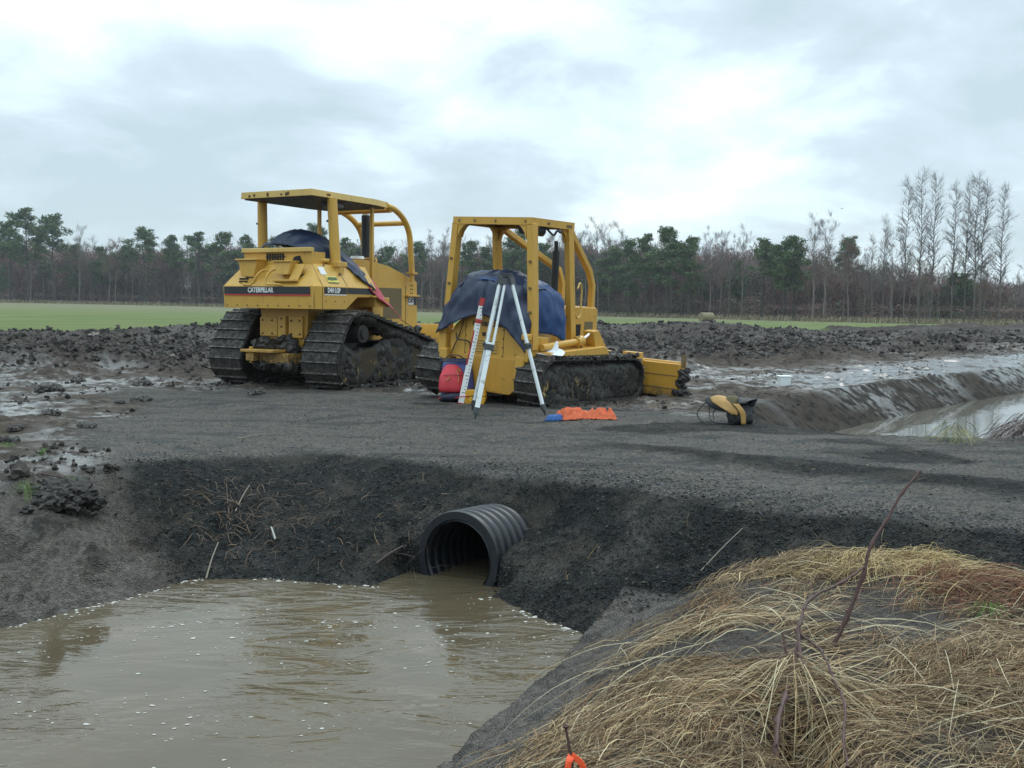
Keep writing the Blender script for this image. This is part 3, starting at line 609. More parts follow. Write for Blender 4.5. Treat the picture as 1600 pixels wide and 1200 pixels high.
def make_track(parent, circles, x0, x1, pitch, outer, spr, idl, framepoly, seed, sgn):
    """endless chain of shoes with grouser bars; outer: +1/-1 side that faces outwards"""
    P, L = resample(hull(circles), 400); n = max(8, round(L / pitch)); P, L = resample(hull(circles), n); pit = L / n
    sh = MB(); gr = MB(); ch = MB(); rg = random.Random(seed); xc = (x0 + x1) / 2
    for i in range(n):
        p = P[i]; q = P[(i + 1) % n]; t = (q - p).normalized(); nn = Vector((0, t.z, -t.y)); mid = (p + q) / 2
        j = rg.uniform(-.006, .006)
        def pt(x, a, c): return mid + Vector((x, 0, 0)) + t * a + nn * c
        def bx(mb, xa, xb, a0, a1, c0, c1):
            vs = [pt(x, a, c) for c in (c0, c1) for a in (a0, a1) for x in (xa, xb)]
            mb.add(vs, [(0, 2, 3, 1), (4, 5, 7, 6), (0, 1, 5, 4), (2, 6, 7, 3), (0, 4, 6, 2), (1, 3, 7, 5)])
        bx(sh, x0 + j, x1 + j, -pit * .485, pit * .485, -.022, 0)
        # mud skin packed between the bars, uneven
        K = 8; vs = []; fs = []
        for a in range(K + 1):
            xx = x0 + .01 + (x1 - x0 - .02) * a / K
            for bq in range(4):
                e_ = -pit * .46 + pit * .92 * bq / 3; hgt = .002 + .022 * max(0, mnoise.noise(Vector((xx * 7, i * .9 + bq * .35, seed))) + .35) + .012 * rg.random(); vs.append(pt(xx + j, e_, hgt))
        for a in range(K):
            for bq in range(3): fs.append((a * 4 + bq, a * 4 + bq + 1, (a + 1) * 4 + bq + 1, (a + 1) * 4 + bq))
        sh.add(vs, fs)
        # worn bar, drawn in short lengths of uneven height
        K = 5
        for a in range(K):
            xa = x0 + (x1 - x0) * a / K; xb = x0 + (x1 - x0) * (a + 1) / K; bx(gr, xa + j, xb + j, pit * .40, pit * .40 + .016, -.005, .046 + rg.uniform(-.004, .003))
        bx(ch, xc - .10, xc - .05, -pit * .46, pit * .46, -.10, -.022); bx(ch, xc + .05, xc + .10, -pit * .46, pit * .46, -.10, -.022)
    tr = sh.build('track', M_steelmud, parent)
    join(tr, gr.build('g', M_edge, parent), ch.build('g', M_steelmud, parent))
    m_ = MB(); yy, zz_, r = spr
    m_.cyl((xc - .04, yy, zz_), (xc + .04, yy, zz_), r, n=26)
    m_.cyl((xc - .1, yy, zz_), (xc + outer * (abs(x1 - x0) / 2 - .05), yy, zz_), r * .62, r * .56, n=24); m_.cyl((xc, yy, zz_), (xc + outer * (abs(x1 - x0) / 2 - .02), yy, zz_), r * .34, r * .30, n=18)
    for k in range(13):
        a = 2 * math.pi * k / 13; c = Vector((xc, yy + r * math.cos(a), zz_ + r * math.sin(a))); m_.box(-.03, .03, -.03, .03, -.03, .03, Matrix.Translation(c) @ Matrix.Rotation(a, 4, 'X'))
    m_.build('sprocket', M_mud, tr, smooth=True)
    for (iy, iz, ir) in idl:
        m_ = MB(); m_.cyl((xc - .06, iy, iz), (xc + .06, iy, iz), ir, n=26); m_.cyl((xc - .1, iy, iz), (xc + outer * .14, iy, iz), ir * .4, n=16)
        m_.build('idler', M_mud, tr, smooth=True)
    y0_, y1_ = min(i_[0] for i_ in idl), max(i_[0] for i_ in idl)
    for k in range(6):
        yr = y0_ + .30 + (y1_ - y0_ - .55) * k / 5
        MB().cyl((xc + outer * .02, yr, .17), (xc + outer * (abs(x1 - x0) / 2 - .055), yr, .17), .105, n=20).cyl((xc, yr, .17), (xc + outer * (abs(x1 - x0) / 2 - .03), yr, .17), .045, n=12).build('roller', M_mud, tr, bevel=.01)
    fx0, fx1 = xc - .13, xc + outer * (abs(x1 - x0) / 2 - .07); fx0, fx1 = min(fx0, fx1), max(fx0, fx1)
    m_ = MB().prism(framepoly, 0, fx0, fx1); m_.build('roller_frame', M_frame, tr, bevel=.012)
    return tr, P
def mudwall(parent, x, poly, seed, s, amp=.06, step=.016):
    ys = [p[0] for p in poly]; zs = [p[1] for p in poly]; ny = int((max(ys) - min(ys)) / step) + 2; nz = int((max(zs) - min(zs)) / step) + 2
    gy, gz_ = np.meshgrid(min(ys) + np.arange(ny) * step, min(zs) + np.arange(nz) * step); fy_, fz_ = gy.ravel(), gz_.ravel()
    d = -sdf(fy_, fz_, poly) + .05 * (fbm(fy_ * 6 + seed * 3, fz_ * 6, seed, 3) - .5) * 2
    xx = x + s * (amp * .7 * (fbm(fy_ * 5 + seed, fz_ * 2.5, seed + 5, 5, .6) - .5) * 2 + .022 * (fbm(fy_ * 30, fz_ * 14, seed + 7, 3, .65) - .5) * 2 + np.minimum(d, .06) * 1.2)
    idx_ = np.arange(ny * nz).reshape(nz, ny); F_ = np.stack([idx_[:-1, :-1], idx_[:-1, 1:], idx_[1:, 1:], idx_[1:, :-1]], -1).reshape(-1, 4); F_ = F_[(d[F_] > -.02).all(1)]
    o = big_mesh('mud', np.stack([xx, fy_, fz_], 1), F_, M_mudwall, parent); tag(o, kind='stuff'); md = o.modifiers.new('s', 'SOLIDIFY'); md.thickness = .05; md.offset = -1 if s < 0 else 1
    return o
def join(target, *others):
    bpy.context.view_layer.update(); me = target.data; inv_ = target.matrix_world.inverted()
    for o in others:
        k = len(me.materials); om = o.data; M_ = inv_ @ o.matrix_world; nv = len(me.vertices); nl = len(me.loops); np_ = len(me.polygons)
        cv = np.zeros(len(om.vertices) * 3, np.float32); om.vertices.foreach_get('co', cv); cv = cv.reshape(-1, 3) @ np.array(M_.to_3x3().transposed()) + np.array(M_.translation)
        li = np.zeros(len(om.loops), np.int32); om.loops.foreach_get('vertex_index', li); ls = np.zeros(len(om.polygons), np.int32); om.polygons.foreach_get('loop_start', ls); sm = np.zeros(len(om.polygons), bool); om.polygons.foreach_get('use_smooth', sm)
        V_ = np.zeros(nv * 3, np.float32); me.vertices.foreach_get('co', V_); L_ = np.zeros(nl, np.int32); me.loops.foreach_get('vertex_index', L_); S_ = np.zeros(np_, np.int32); me.polygons.foreach_get('loop_start', S_); Q_ = np.zeros(np_, bool); me.polygons.foreach_get('use_smooth', Q_); I_ = np.zeros(np_, np.int32); me.polygons.foreach_get('material_index', I_)
        ms = [m_ for m_ in me.materials] + [om.materials[0]]; nm_ = me.name; new = bpy.data.meshes.new(nm_)
        VV = np.concatenate([V_, cv.ravel().astype(np.float32)]); LL = np.concatenate([L_, li + nv]); SS = np.concatenate([S_, ls + nl])
        new.vertices.add(len(VV) // 3); new.vertices.foreach_set('co', VV); new.loops.add(len(LL)); new.loops.foreach_set('vertex_index', LL); new.polygons.add(len(SS)); new.polygons.foreach_set('loop_start', SS)
        for m_ in ms: new.materials.append(m_)
        new.polygons.foreach_set('use_smooth', np.concatenate([Q_, sm])); new.polygons.foreach_set('material_index', np.concatenate([I_, np.full(len(ls), k, np.int32)])); new.update(calc_edges=True)
        target.data = new; me = new; bpy.data.objects.remove(o)
    return target
def rivets(mb, pts, nrm, r=.012):
    nrm = Vector(nrm)
    for p in pts: p = Vector(p); mb.cyl(p - nrm * .002, p + nrm * .008, r, r * .7, 7)

# ====================================================== machine 1 : big one, left
D1 = empty('bulldozer', (-3.82, 15.55, 0.0), (0, 0, math.radians(-29)))
tag(D1, 'larger yellow bulldozer at left with flat canopy and black stripe round its rear tank', 'bulldozer', 'yellow bulldozers parked on the gravel')
for s, xa, xb in ((1, .62, 1.33), (-1, -1.33, -.62)):
    cir = [(.44, .42, .37), (.78, .83, .36), (.60, .90, .27), (2.55, .40, .355)]
    fp = [(.20, .25), (.30, .46), (1.0, .62), (2.3, .60), (2.62, .45), (2.62, .20), (.40, .14)]
    tr, P = make_track(D1, cir, xa, xb, .165, s, (.76, .86, .25), [(.44, .42, .27), (2.55, .40, .26)], fp, 3 + s, s)
    xo = xb if s > 0 else xa
    mudwall(tr, xo - s * .20, [(.30, .04), (2.55, .04), (2.85, .30), (2.75, .62), (2.15, .80), (1.60, .82), (1.40, .70), (1.10, .60), (.72, .56), (.42, .66), (.14, .40)], 3 + s, s, .11)
    mudwall(tr, xo - s * .16, [(.62, 1.15), (1.0, 1.15), (1.9, .91), (2.72, .68), (2.60, .50), (2.0, .66), (1.55, .80), (1.20, .98), (.95, 1.04), (.66, 1.06)], 9 + s, s, .09)
    mm = MB(); lumps(mm, [(xa, xb, .1, 2.6, -.03, .05), (xa, xb, 1.2, 2.4, .86, .93), (xo - .1, xo + .1, .4, 2.7, -.02, .04)], 60, .03, .09, 8 + s); o_ = mm.build('mud', M_mud, tr, smooth=True); tag(o_, kind='stuff')
# transmission case, hitch, belly
m_ = MB()
m_.prism([(-.50, 1.30), (.50, 1.30), (.48, .86), (.36, .62), (-.22, .62), (-.44, .80)], 1, .38, 1.5)
m_.box(-.46, -.10, .33, .38, .80, 1.10); m_.box(-.06, .10, .30, .38, .74, 1.12); m_.box(.14, .42, .33, .38, .78, 1.12)
m_.box(-.64, .64, .55, .95, .78, 1.0)
rc = m_.build('rear_case', M_yel_low, D1, bevel=.012)
m_ = MB(); rivets(m_, [(x_, .325, z_) for x_ in (-.40, -.2, .2, .37) for z_ in (.84, 1.05)] + [(0.02, .295, z_) for z_ in (.8, .95, 1.08)], (0, -1, 0), .02); join(rc, m_.build('g', M_dark, D1))
m_ = MB(); m_.box(-.55, .62, 0.5, 2.5, .40, .72); m_.build('belly_plate', M_mud, D1, bevel=.02)
hb = MB().box(-.42, .26, -.16, .5, .555, .60).box(-.34, -.18, -.12, .1, .42, .55).box(-.16, .42, .0, .5, .38, .545).cyl((-.26, -.08, .38), (-.26, -.08, .64), .03).build('drawbar', M_yel_low, D1, bevel=.01)
mm = MB(); lumps(mm, [(-.35, -.05, .1, .35, .62, .72), (.0, .6, .15, .4, .60, .80), (-.3, .4, .0, .3, .32, .40)], 60, .05, .12, 44); tag(mm.build('mud', M_mud, D1, smooth=True), kind='stuff')
# rear tank : vertical band below, slopes above, chamfered flanks
def tankpoly():
    lo = [(-.92, .02, 1.24), (.92, .02, 1.24), (1.0, .10, 1.24), (1.0, .68, 1.24), (1.0, .98, 1.44), (1.0, 1.45, 1.46), (-1.0, 1.45, 1.46), (-1.0, .98, 1.44), (-1.0, .68, 1.24), (-1.0, .10, 1.24)]
    return lo
def ring(z, ins, y0, ytop=None):
    return [(-.92 + ins, y0, z), (.92 - ins, y0, z), (1.0 - ins, y0 + .08, z), (1.0 - ins, .68, z), (1.0 - ins, .98, z), (1.0 - ins, 1.45, z), (-1.0 + ins, 1.45, z), (-1.0 + ins, .98, z), (-1.0 + ins, .68, z), (-1.0 + ins, y0 + .08, z)]
R0 = tankpoly(); R1 = ring(1.585, 0, 0.0); R2 = ring(1.93, .22, .24)
vs = R0 + R1 + R2; n = 10; fs = [tuple(range(n - 1, -1, -1)), tuple(range(2 * n, 3 * n))] + [(i + k * n, (i + 1) % n + k * n, (i + 1) % n + (k + 1) * n, i + (k + 1) * n) for k in (0, 1) for i in range(n)]
ft = MB().add(vs, fs).build('fuel_tank', M_yel, D1, bevel=.016)
m_ = MB(); rivets(m_, [(-.85 + i * .212, .014, 1.285) for i in range(9)], (0, -1, 0), .014); rivets(m_, [(1.002, .2 + .22 * i, 1.36) for i in range(3)], (1, 0, 0), .012); join(ft, m_.build('g', M_grille, D1))
# seams
join(ft, MB().box(1.0, 1.004, .115, .123, 1.25, 1.58).box(.92, .93, .012, .016, 1.25, 1.58).build('g', M_dark, D1))
# stripe
MB().box(-.90, .86, -.006, .006, 1.462, 1.575).box(1.0, 1.005, .16, .70, 1.475, 1.575).box(1.0, 1.005, .715, 1.40, 1.482, 1.575).build('black_stripe', M_band, D1)
MB().box(-.90, .86, -.004, .008, 1.438, 1.460).build('red_stripe', M_red, D1)
MB().box(1.0, 1.004, .16, .70, 1.452, 1.468).build('white_stripe', M_white, D1)
text('lettering', 'CATERPILLAR', .105, M_white, D1, (-.13, -.009, 1.520), (math.radians(90), 0, 0), sx=.82, bold=.004)
text('lettering', 'D4H LGP', .105, M_white, D1, (1.008, .385, 1.524), (math.radians(90), 0, math.radians(90)), sx=.72, bold=.004)
# decals on the sloping flank (slope plane: x 1.0->.78 over z 1.585->1.93)
sa = math.atan2(.345, .22)
def flank(y, u):   # u = 0..1 up the slope
    return (1.0 - .22 * u + .005, y, 1.585 + .345 * u + .004)
def decal(mb, y0, y1, u0, u1): mb.add([flank(y0, u0), flank(y1, u0), flank(y1, u1), flank(y0, u1)], [(0, 1, 2, 3)])
d_ = MB(); decal(d_, .30, .56, .20, .46); d_.build('dealer_decal', M_decal, D1)
d_ = MB(); decal(d_, .22, .36, .52, .86); d_.build('notice_sticker', M_white, D1)
text('lettering', 'ALBAN', .075, M_green, D1, flank(.43, .34), (sa, 0, math.radians(90)), sx=.95, bold=.003).location += Vector((.006, 0, .004))
d_ = MB(); decal(d_, .30, .56, .14, .17); d_.build('decal_line', M_green, D1)
join(ft, MB().add([flank(.118, .02), flank(.128, .02), flank(.128, .98), flank(.118, .98)], [(0, 1, 2, 3)]).add([flank(.72, .02), flank(.73, .02), flank(.70, .9), flank(.69, .9)], [(0, 1, 2, 3)]).build('g', M_dark, D1))
MB().cyl(flank(.66, .55), Vector(flank(.66, .55)) + Vector((.03, 0, .02)), .02, n=8).build('latch', M_grille, D1)
# upper rear wall with cap rail
m_ = MB().box(-.70, .70, .235, .27, 1.92, 2.13); m_.box(.60, .70, .27, .55, 1.80, 2.12); m_.build('seat_wall', M_yel, D1, bevel=.006)
MB().box(-.72, .70, .19, .29, 2.115, 2.185).build('cap_rail', M_roofs, D1, bevel=.012)
m_ = MB()
for i in range(7): m_.box(-.22 + i * .054, -.185 + i * .054, .225, .236, 1.99, 2.10)
m_.box(-.23, .17, .222, .230, 2.04, 2.055); m_.build('grille', M_dark, D1)
MB().prism([(.30, 1.95), (.36, 2.04), (.46, 2.06), (.52, 1.95)], 1, .215, .236).build('access_hole', M_dark, D1)
# lamp boxes
def lampbox(xc_, dark):
    l = MB().prism([(-.19, .0), (-.15, .12), (.02, .14), (.10, .0)], 0, xc_ - .20, xc_ + .20).build('work_lamp', M_yel, D1, bevel=.008); l.location = (0, .06, 1.83); 
    MB().prism([(-.20, .16), (-.13, .0), (-.03, .16)], 0, xc_ - .17, xc_ + .14).build('lamp_shade', M_yel, l, bevel=.008)
    return l
l1 = MB().prism([(-.62, 1.99), (-.22, 1.99), (-.30, 1.72), (-.56, 1.74)], 1, .02, .22).box(-.66, -.20, -.02, .22, 1.985, 2.01).box(-.60, -.28, .02, .30, 1.60, 1.72).build('work_lamp', M_yel, D1, bevel=.008)
MB().box(-.59, -.40, .012, .02, 1.685, 1.71).box(-.60, -.42, .012, .02, 1.645, 1.665).box(-.45, -.30, .010, .02, 1.715, 1.730).build('lamp_louvre', M_dark, l1)
l2 = MB().add([(.10, .03, 1.96), (.46, .03, 1.96), (.46, .20, 1.96), (.10, .20, 1.96), (.20, .0, 1.76), (.42, .0, 1.76), (.42, .14, 1.76), (.20, .14, 1.76)], [(0, 1, 2, 3), (4, 7, 6, 5), (0, 4, 5, 1), (1, 5, 6, 2), (2, 6, 7, 3), (3, 7, 4, 0)]).box(.09, .47, .0, .22, 1.955, 1.975).build('work_lamp', M_yel, D1, bevel=.006)
MB().box(.12, .60, -.02, .10, 1.655, 1.685).add([(.46, .12, 1.93), (.66, .12, 1.92), (.60, .02, 1.68), (.42, .02, 1.68), (.46, .14, 1.93), (.66, .14, 1.92), (.60, .04, 1.68), (.42, .04, 1.68)], [(0, 3, 2, 1), (4, 5, 6, 7), (0, 1, 5, 4), (1, 2, 6, 5), (2, 3, 7, 6), (3, 0, 4, 7)]).build('lamp_bracket', M_yel, l2, bevel=.004)
MB().tube(bez([(-.50, .0, 1.625), (-.34, -.06, 1.60), (-.25, -.06, 1.62), (-.19, -.03, 1.74), (-.14, .06, 1.83), (-.06, .14, 1.82)]), .016, 8).build('grab_handle', M_yel, D1, smooth=True)
MB().tube(bez([(.12, .12, 1.83), (.05, .07, 1.83), (.02, -.03, 1.74), (.03, -.06, 1.63), (.10, -.06, 1.61), (.25, -.03, 1.61), (.34, .02, 1.59)]), .016, 8).build('grab_handle', M_yel, D1, smooth=True)
# canopy
m_ = MB(); RZ = 2.97
rp = [(-.73, .20), (.73, .20), (.73, 1.85), (.62, 2.32), (-.62, 2.32), (-.73, 1.85)]
m_.prism(rp, 2, RZ, RZ + .10, [(a_ * .985, b_ * .995 + .006) for a_, b_ in rp])
cv1 = m_.build('canopy', M_roofs, D1, bevel=.012)
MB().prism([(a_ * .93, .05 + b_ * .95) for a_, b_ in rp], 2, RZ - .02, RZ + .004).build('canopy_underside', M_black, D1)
m_ = MB()
for i, xx in enumerate((-.56, -.46, -.18, .10, .20, .24)): m_.box(xx, xx + .035, .190, .199, 2.985 + .01 * (i % 2), 3.02 + .012 * (i % 3))
m_.box(.7285, .734, .55, .64, 3.0, 3.03); join(cv1, m_.build('g', simple('rust_chip', (0.10, 0.055, 0.02), .8), D1))
for s in (1, -1):
    p_ = MB().tube([(s * .76, .73, 1.70), (s * .76, .73, 1.90)], [.125, .125], 20).tube([(s * .76, .73, 1.90), (s * .725, .68, 2.97)], [.083, .078], 20).build('canopy_post', M_yel, D1, smooth=True)
    MB().box(s * .76 - .13, s * .76 + .13, .60, .86, 1.90, 1.98).build('post_collar', M_yel, p_, bevel=.01)
    MB().cyl((s * .755 - .11, .70, 2.02), (s * .755 - .07, .70, 2.02), .018).build('bolt', M_dark, p_)
    MB().cyl((s * .735 - .11, .68, 2.62), (s * .735 - .06, .68, 2.62), .018).build('bolt', M_dark, p_)
MB().tube(bez([(.77, .56, 1.99), (.60, .40, 1.99), (.52, .30, 1.90), (.50, .26, 1.84)]), .035, 8).build('brace', M_yel, D1, smooth=True)
MB().box(.53, .59, 1.90, 1.95, 1.3, 2.98).build('front_post', M_yel, D1, bevel=.006); MB().box(-.60, -.54, 1.90, 1.95, 1.4, 2.98).build('front_post', M_yel, D1, bevel=.006)
MB().box(.30, .55, 1.0, 1.2, 2.87, 2.95).cyl((.35, .9, 2.90), (.35, 1.2, 2.90), .05).build('cab_lamp', simple('grey_lamp', (.12, .12, .11), .4), D1, bevel=.01)
for s in (1, -1):
    g_ = MB().tube(bez([(s * .60, 2.28, 3.01), (s * .58, 2.55, 2.97), (s * .55, 2.86, 2.83), (s * .53, 3.06, 2.60), (s * .52, 3.13, 2.25), (s * .52, 3.17, 1.90)], 8), .052, 12).build('sweep_bar', M_yel, D1, smooth=True)
    MB().box(s * .52 - .08, s * .52 + .08, 3.10, 3.24, 1.88, 1.91).cyl((s * .52, 3.17, 1.74), (s * .52, 3.17, 1.9), .045).build('bar_foot', M_yel, g_)
MB().tube([(-.55, 2.93, 2.77), (.55, 2.93, 2.77)], .045, 12).build('cross_bar', M_yel, D1, smooth=True)
MB().tube([(-.60, 2.42, 2.95), (.60, 2.42, 2.95)], .045, 12).build('cross_bar', M_yel, D1, smooth=True)
# hood
hp = [(1.55, 1.0), (1.55, 2.05), (2.0, 2.08), (2.62, 2.00), (3.42, 1.78), (3.50, 1.74), (3.52, .70), (2.1, .70)]
hd = MB().prism(hp, 0, -.40, .40).build('hood', M_yel, D1, bevel=.025, seg=3)
MB().box(.40, .406, 2.35, 3.02, 1.08, 1.62).build('side_door', M_grille, D1, bevel=.004)
m_ = MB(); rivets(m_, [(.404, 3.30 + .06 * (i % 2), 1.68 - .07 * (i // 2)) for i in range(6)], (1, 0, 0), .013); join(hd, m_.build('g', M_dark, D1), MB().box(.40, .405, 3.14, 3.15, .75, 1.68).build('g', M_dark, D1))
MB().box(.36, .48, 3.12, 3.50, 1.475, 1.505).build('step_rail', M_yel, D1, bevel=.006)
MB().box(.401, .406, 3.22, 3.49, 1.325, 1.465).build('black_stripe', M_band, D1)
MB().box(.406, .409, 3.22, 3.39, 1.330, 1.460).build('badge', M_white, D1)
text('lettering', 'CAT', .10, M_letter, D1, (.411, 3.305, 1.40), (math.radians(90), 0, math.radians(90)), sx=.85, bold=.004)
m_ = MB().cyl((-.13, 2.66, 2.0), (-.13, 2.66, 2.90), .075, n=18); m_.build('exhaust_stack', M_black, D1, smooth=True)
MB().cyl((-.13, 2.66, 2.90), (-.13, 2.66, 3.00), .06, n=16).build('exhaust_tip', simple('pale_metal', (.42, .42, .36), .4), D1, smooth=True)
MB().cyl((-.13, 2.42, 2.0), (-.13, 2.42, 2.12), .10, n=18).build('air_filter', M_yel, D1, smooth=True)
MB().cyl((-.13, 2.42, 2.12), (-.13, 2.42, 2.17), .135, .11, n=20).build('filter_cap', M_cup, D1, smooth=True)
MB().box(-.1, .2, 2.5, 2.53, 2.12, 2.15).tube(bez([(.2, 2.5, 2.13), (.26, 2.45, 2.1), (.28, 2.42, 1.95)]), .02, 8).build('bracket', M_yel, D1)
MB().box(.42, .95, 1.5, 1.9, 1.28, 1.44).box(.42, .6, 1.9, 2.2, .8, 1.4).build('fender', M_yel, D1, bevel=.01)
# blade, mostly hidden in front
bl = MB().prism([(3.85, .10), (3.78, .35), (3.80, .70), (3.92, .98), (3.97, .98), (3.86, .70), (3.84, .35), (3.91, .08)], 0, -1.5, 1.5).build('blade', M_yel, D1, bevel=.01)
MB().box(-1.0, -.85, 2.6, 3.8, .35, .5).build('push_arm', M_yel, bl, bevel=.01); MB().box(.85, 1.0, 2.6, 3.8, .35, .5).build('push_arm', M_yel, bl, bevel=.01)
MB().box(-.05, .05, 3.5, 3.8, .5, .75).build('lift_mount', M_yel, bl, bevel=.01)

# ====================================================== machine 2 : smaller one, right
LEAN2 = 3.0
D2 = empty('bulldozer', (-.56, 13.55, 0.0), (0, math.radians(LEAN2), math.radians(-38)))
tag(D2, 'smaller yellow bulldozer behind the tripod, open square frame over a blue tarp', 'bulldozer', 'yellow bulldozers parked on the gravel')
for s, xa, xb in ((1, .66, 1.10), (-1, -1.13, -.66)):
    cir = [(.40, .37, .315), (2.42, .34, .30)]
    fp = [(.26, .18), (.28, .46), (.6, .56), (2.1, .54), (2.50, .40), (2.50, .12), (.3, .08)]
    tr, P = make_track(D2, cir, xa, xb, .150, s, (.40, .37, .21), [(2.42, .34, .21)], fp, 13 + s, s)
    xo = xb if s > 0 else xa
    mudwall(tr, xo - s * .16, [(.34, .02), (2.42, .02), (2.68, .22), (2.66, .46), (2.4, .58), (1.5, .56), (.5, .60), (.20, .48), (.16, .22)], 23 + s, s, .10)
    mm = MB(); lumps(mm, [(xa, xb, .3, 2.5, .655, .69)], 120, .02, .06, 28 + s, .5); lumps(mm, [(xa, xb + s * .1, .9, 3.0, -.08, .0)], 70, .03, .09, 29 + s)
    tag(mm.build('mud', M_mud, tr, smooth=True), kind='stuff')
# dome shaped rear tank
arc = [(.62 * math.cos(a), .80 + .44 * math.sin(a)) for a in np.linspace(0, math.pi, 22)]
ft = MB().prism([(.60, .58)] + arc + [(-.60, .58)], 1, .22, .95).build('fuel_tank', M_yel2, D2, bevel=.012)
MB().prism([(-.48, .64), (.56, .64), (.58, .22), (.50, .15), (-.42, .15), (-.48, .22)], 1, .20, 1.4).build('rear_case', M_yel2_low, D2, bevel=.012)
m_ = MB(); rivets(m_, [(sx_ * .33, .215, z_) for sx_ in (-1, 1) for z_ in (.66, .78, .9, 1.02, 1.14)] + [(.2 * k, .215, 1.19 - .012 * k * k) for k in (-2, -1, 0, 1, 2)] + [(-.55, .215, .7), (.55, .215, .7)], (0, -1, 0), .012)
m2_ = MB().box(-.345, -.339, .216, .22, .60, 1.16).box(.339, .345, .216, .22, .60, 1.16).box(-.60, .60, .216, .22, .596, .603)
join(ft, m_.build('g', M_grille, D2), m2_.build('g', M_dark, D2))
m_ = MB()
for k in range(5): m_.box(-.20, .24, .202, .216, .70 + k * .038, .714 + k * .038)
join(ft, m_.build('g', M_roofs, D2))
text('lettering', 'CATERPILLAR', .085, M_letter, D2, (.05, .213, 1.075), (math.radians(90), 0, 0), sx=1.05, bold=.002)
text('lettering', 'III A', .070, M_letter, D2, (.04, .213, .935), (math.radians(90), 0, 0), sx=1.3, bold=.002)
for s in (-1, 1):
    MB().box(s * .72 - .07, s * .72 + .07, .16, .46, .62, .96).build('rear_bracket', M_yel2, D2, bevel=.015)
    MB().prism([(.60, .70), (.60, .40), (.75, .30), (.75, .68)] if s > 0 else [(-.60, .70), (-.60, .40), (-.75, .30), (-.75, .68)], 1, .14, .34).build('side_gusset', M_yel2, D2, bevel=.015)
    MB().box(s * .72 - .09, s * .72 + .09, .13, .24, .91, 1.0).build('lamp_mount', M_yel2, D2, bevel=.02)
    MB().prism([(.4, .70), (.4, .76), (1.7, .82), (1.8, .80), (1.8, .70)], 0, min(s * .55, s * 1.0), max(s * .55, s * 1.0)).build('fender', M_yel2, D2, bevel=.012)
MB().tube(bez([(-.48, .18, .92), (-.42, .14, .84), (-.3, .16, .83), (-.24, .20, .80), (-.23, .20, .70)]), .01, 6).build('hose', M_black, D2)
hx = .14
MB().prism([(.95, .7), (.95, 1.05), (1.45, 1.36), (2.20, 1.35), (2.26, 1.32), (2.28, .55), (1.2, .5)], 0, hx - .37, hx + .35).build('hood', M_yel2, D2, bevel=.02, seg=3)
MB().box(hx + .35, hx + .356, 1.92, 2.14, .80, 1.14).build('side_door', M_grille, D2, bevel=.004)
MB().box(hx + .351, hx + .356, 1.50, 1.82, .90, 1.10).build('engine_gap', M_dark, D2)
MB().box(hx + .35, .58, 1.3, 2.2, .78, .86).build('side_rail', M_yel2, D2, bevel=.01)
# canopy frame
zr = 2.43
rp = [(-.70, .25), (.68, .25), (.68, 1.24), (-.70, 1.24)]
m_ = MB()
m_.prism(rp, 2, zr + .085, zr + .10); m_.box(-.70, .68, .25, .29, zr, zr + .086); m_.box(-.70, .68, 1.20, 1.24, zr, zr + .086); m_.box(-.70, -.66, .291, 1.199, zr, zr + .086); m_.box(.64, .68, .291, 1.199, zr, zr + .086)
cv = m_.build('canopy', M_yel2, D2)
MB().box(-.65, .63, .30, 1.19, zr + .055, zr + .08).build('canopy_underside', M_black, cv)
m_ = MB()
for xx in (-.60, -.32, .05, .56): m_.box(xx, xx + .03, .244, .2495, zr + .03, zr + .065)
m_.box(.681, .686, .60, .66, zr + .03, zr + .06); m_.box(.681, .686, 1.05, 1.17, zr + .02, zr + .06); join(cv, m_.build('g', M_grille, D2))
gus = [(0, .01), (.16, .01), (.09, -.03), (.03, -.10), (0, -.18)]
for s in (-1, 1):
    rp_ = MB().sweep([(s * .77, .31, .78), (s * .74, .31, 1.3), (s * .655 - .01, .31, zr + .02)], .105, .12).build('rear_post', M_yel2, D2, bevel=.008)
    MB().cyl((s * .715, .28, 1.60), (s * .715, .23, 1.60), .02).build('bolt', M_grille, rp_); MB().cyl((s * .695, .28, 1.95), (s * .695, .23, 1.95), .02).build('bolt', M_grille, rp_); MB().cyl((s * .74, .28, 1.28), (s * .74, .23, 1.28), .02).build('bolt', M_grille, rp_)
    MB().sweep([(s * .66, 1.36, .86), (s * .645 - .01, 1.17, zr + .02)], .09, .12).build('front_post', M_yel2, D2, bevel=.008)
    x_ = s * .62 - .01
    for (yy, sg) in ((.36, 1), (1.13, -1)):
        MB().prism([(yy + sg * a_, zr + b_) for a_, b_ in gus], 0, x_ - .03, x_ + .03).build('gusset', M_yel2, D2)
    for (ya, yb) in ((.26, .32), (1.17, 1.23)):
        MB().prism([(s * (.60 - a_) - .01, zr + b_) for a_, b_ in gus], 1, ya, yb).build('gusset', M_yel2, D2)
for s, xt, xb_ in ((1, .62, .42), (-1, -.60, -.13)):
    MB().sweep([(xt, 1.18, zr + .03), (xt + (xb_ - xt) * .2, 1.35, 2.34), (xb_, 2.06, 1.88), (xb_, 2.16, 1.68), (xb_, 2.17, 1.33)], .085, .085).build('sweep_bar', M_yel2, D2, bevel=.012)
MB().tube(bez([(.62, 1.50, 1.62), (.60, 1.58, 1.70), (.58, 1.66, 1.62), (.57, 1.68, 1.4), (.58, 1.66, 1.24), (.60, 1.56, 1.20), (.62, 1.48, 1.26)]), .014, 8).build('grab_handle', M_roofs, D2, smooth=True)
MB().cyl((-.05, 1.86, 1.3), (-.05, 1.86, 2.15), .055, n=16).cyl((-.05, 1.86, 2.15), (-.05, 1.84, 2.30), .03, n=12).build('exhaust_stack', M_black, D2, smooth=True)
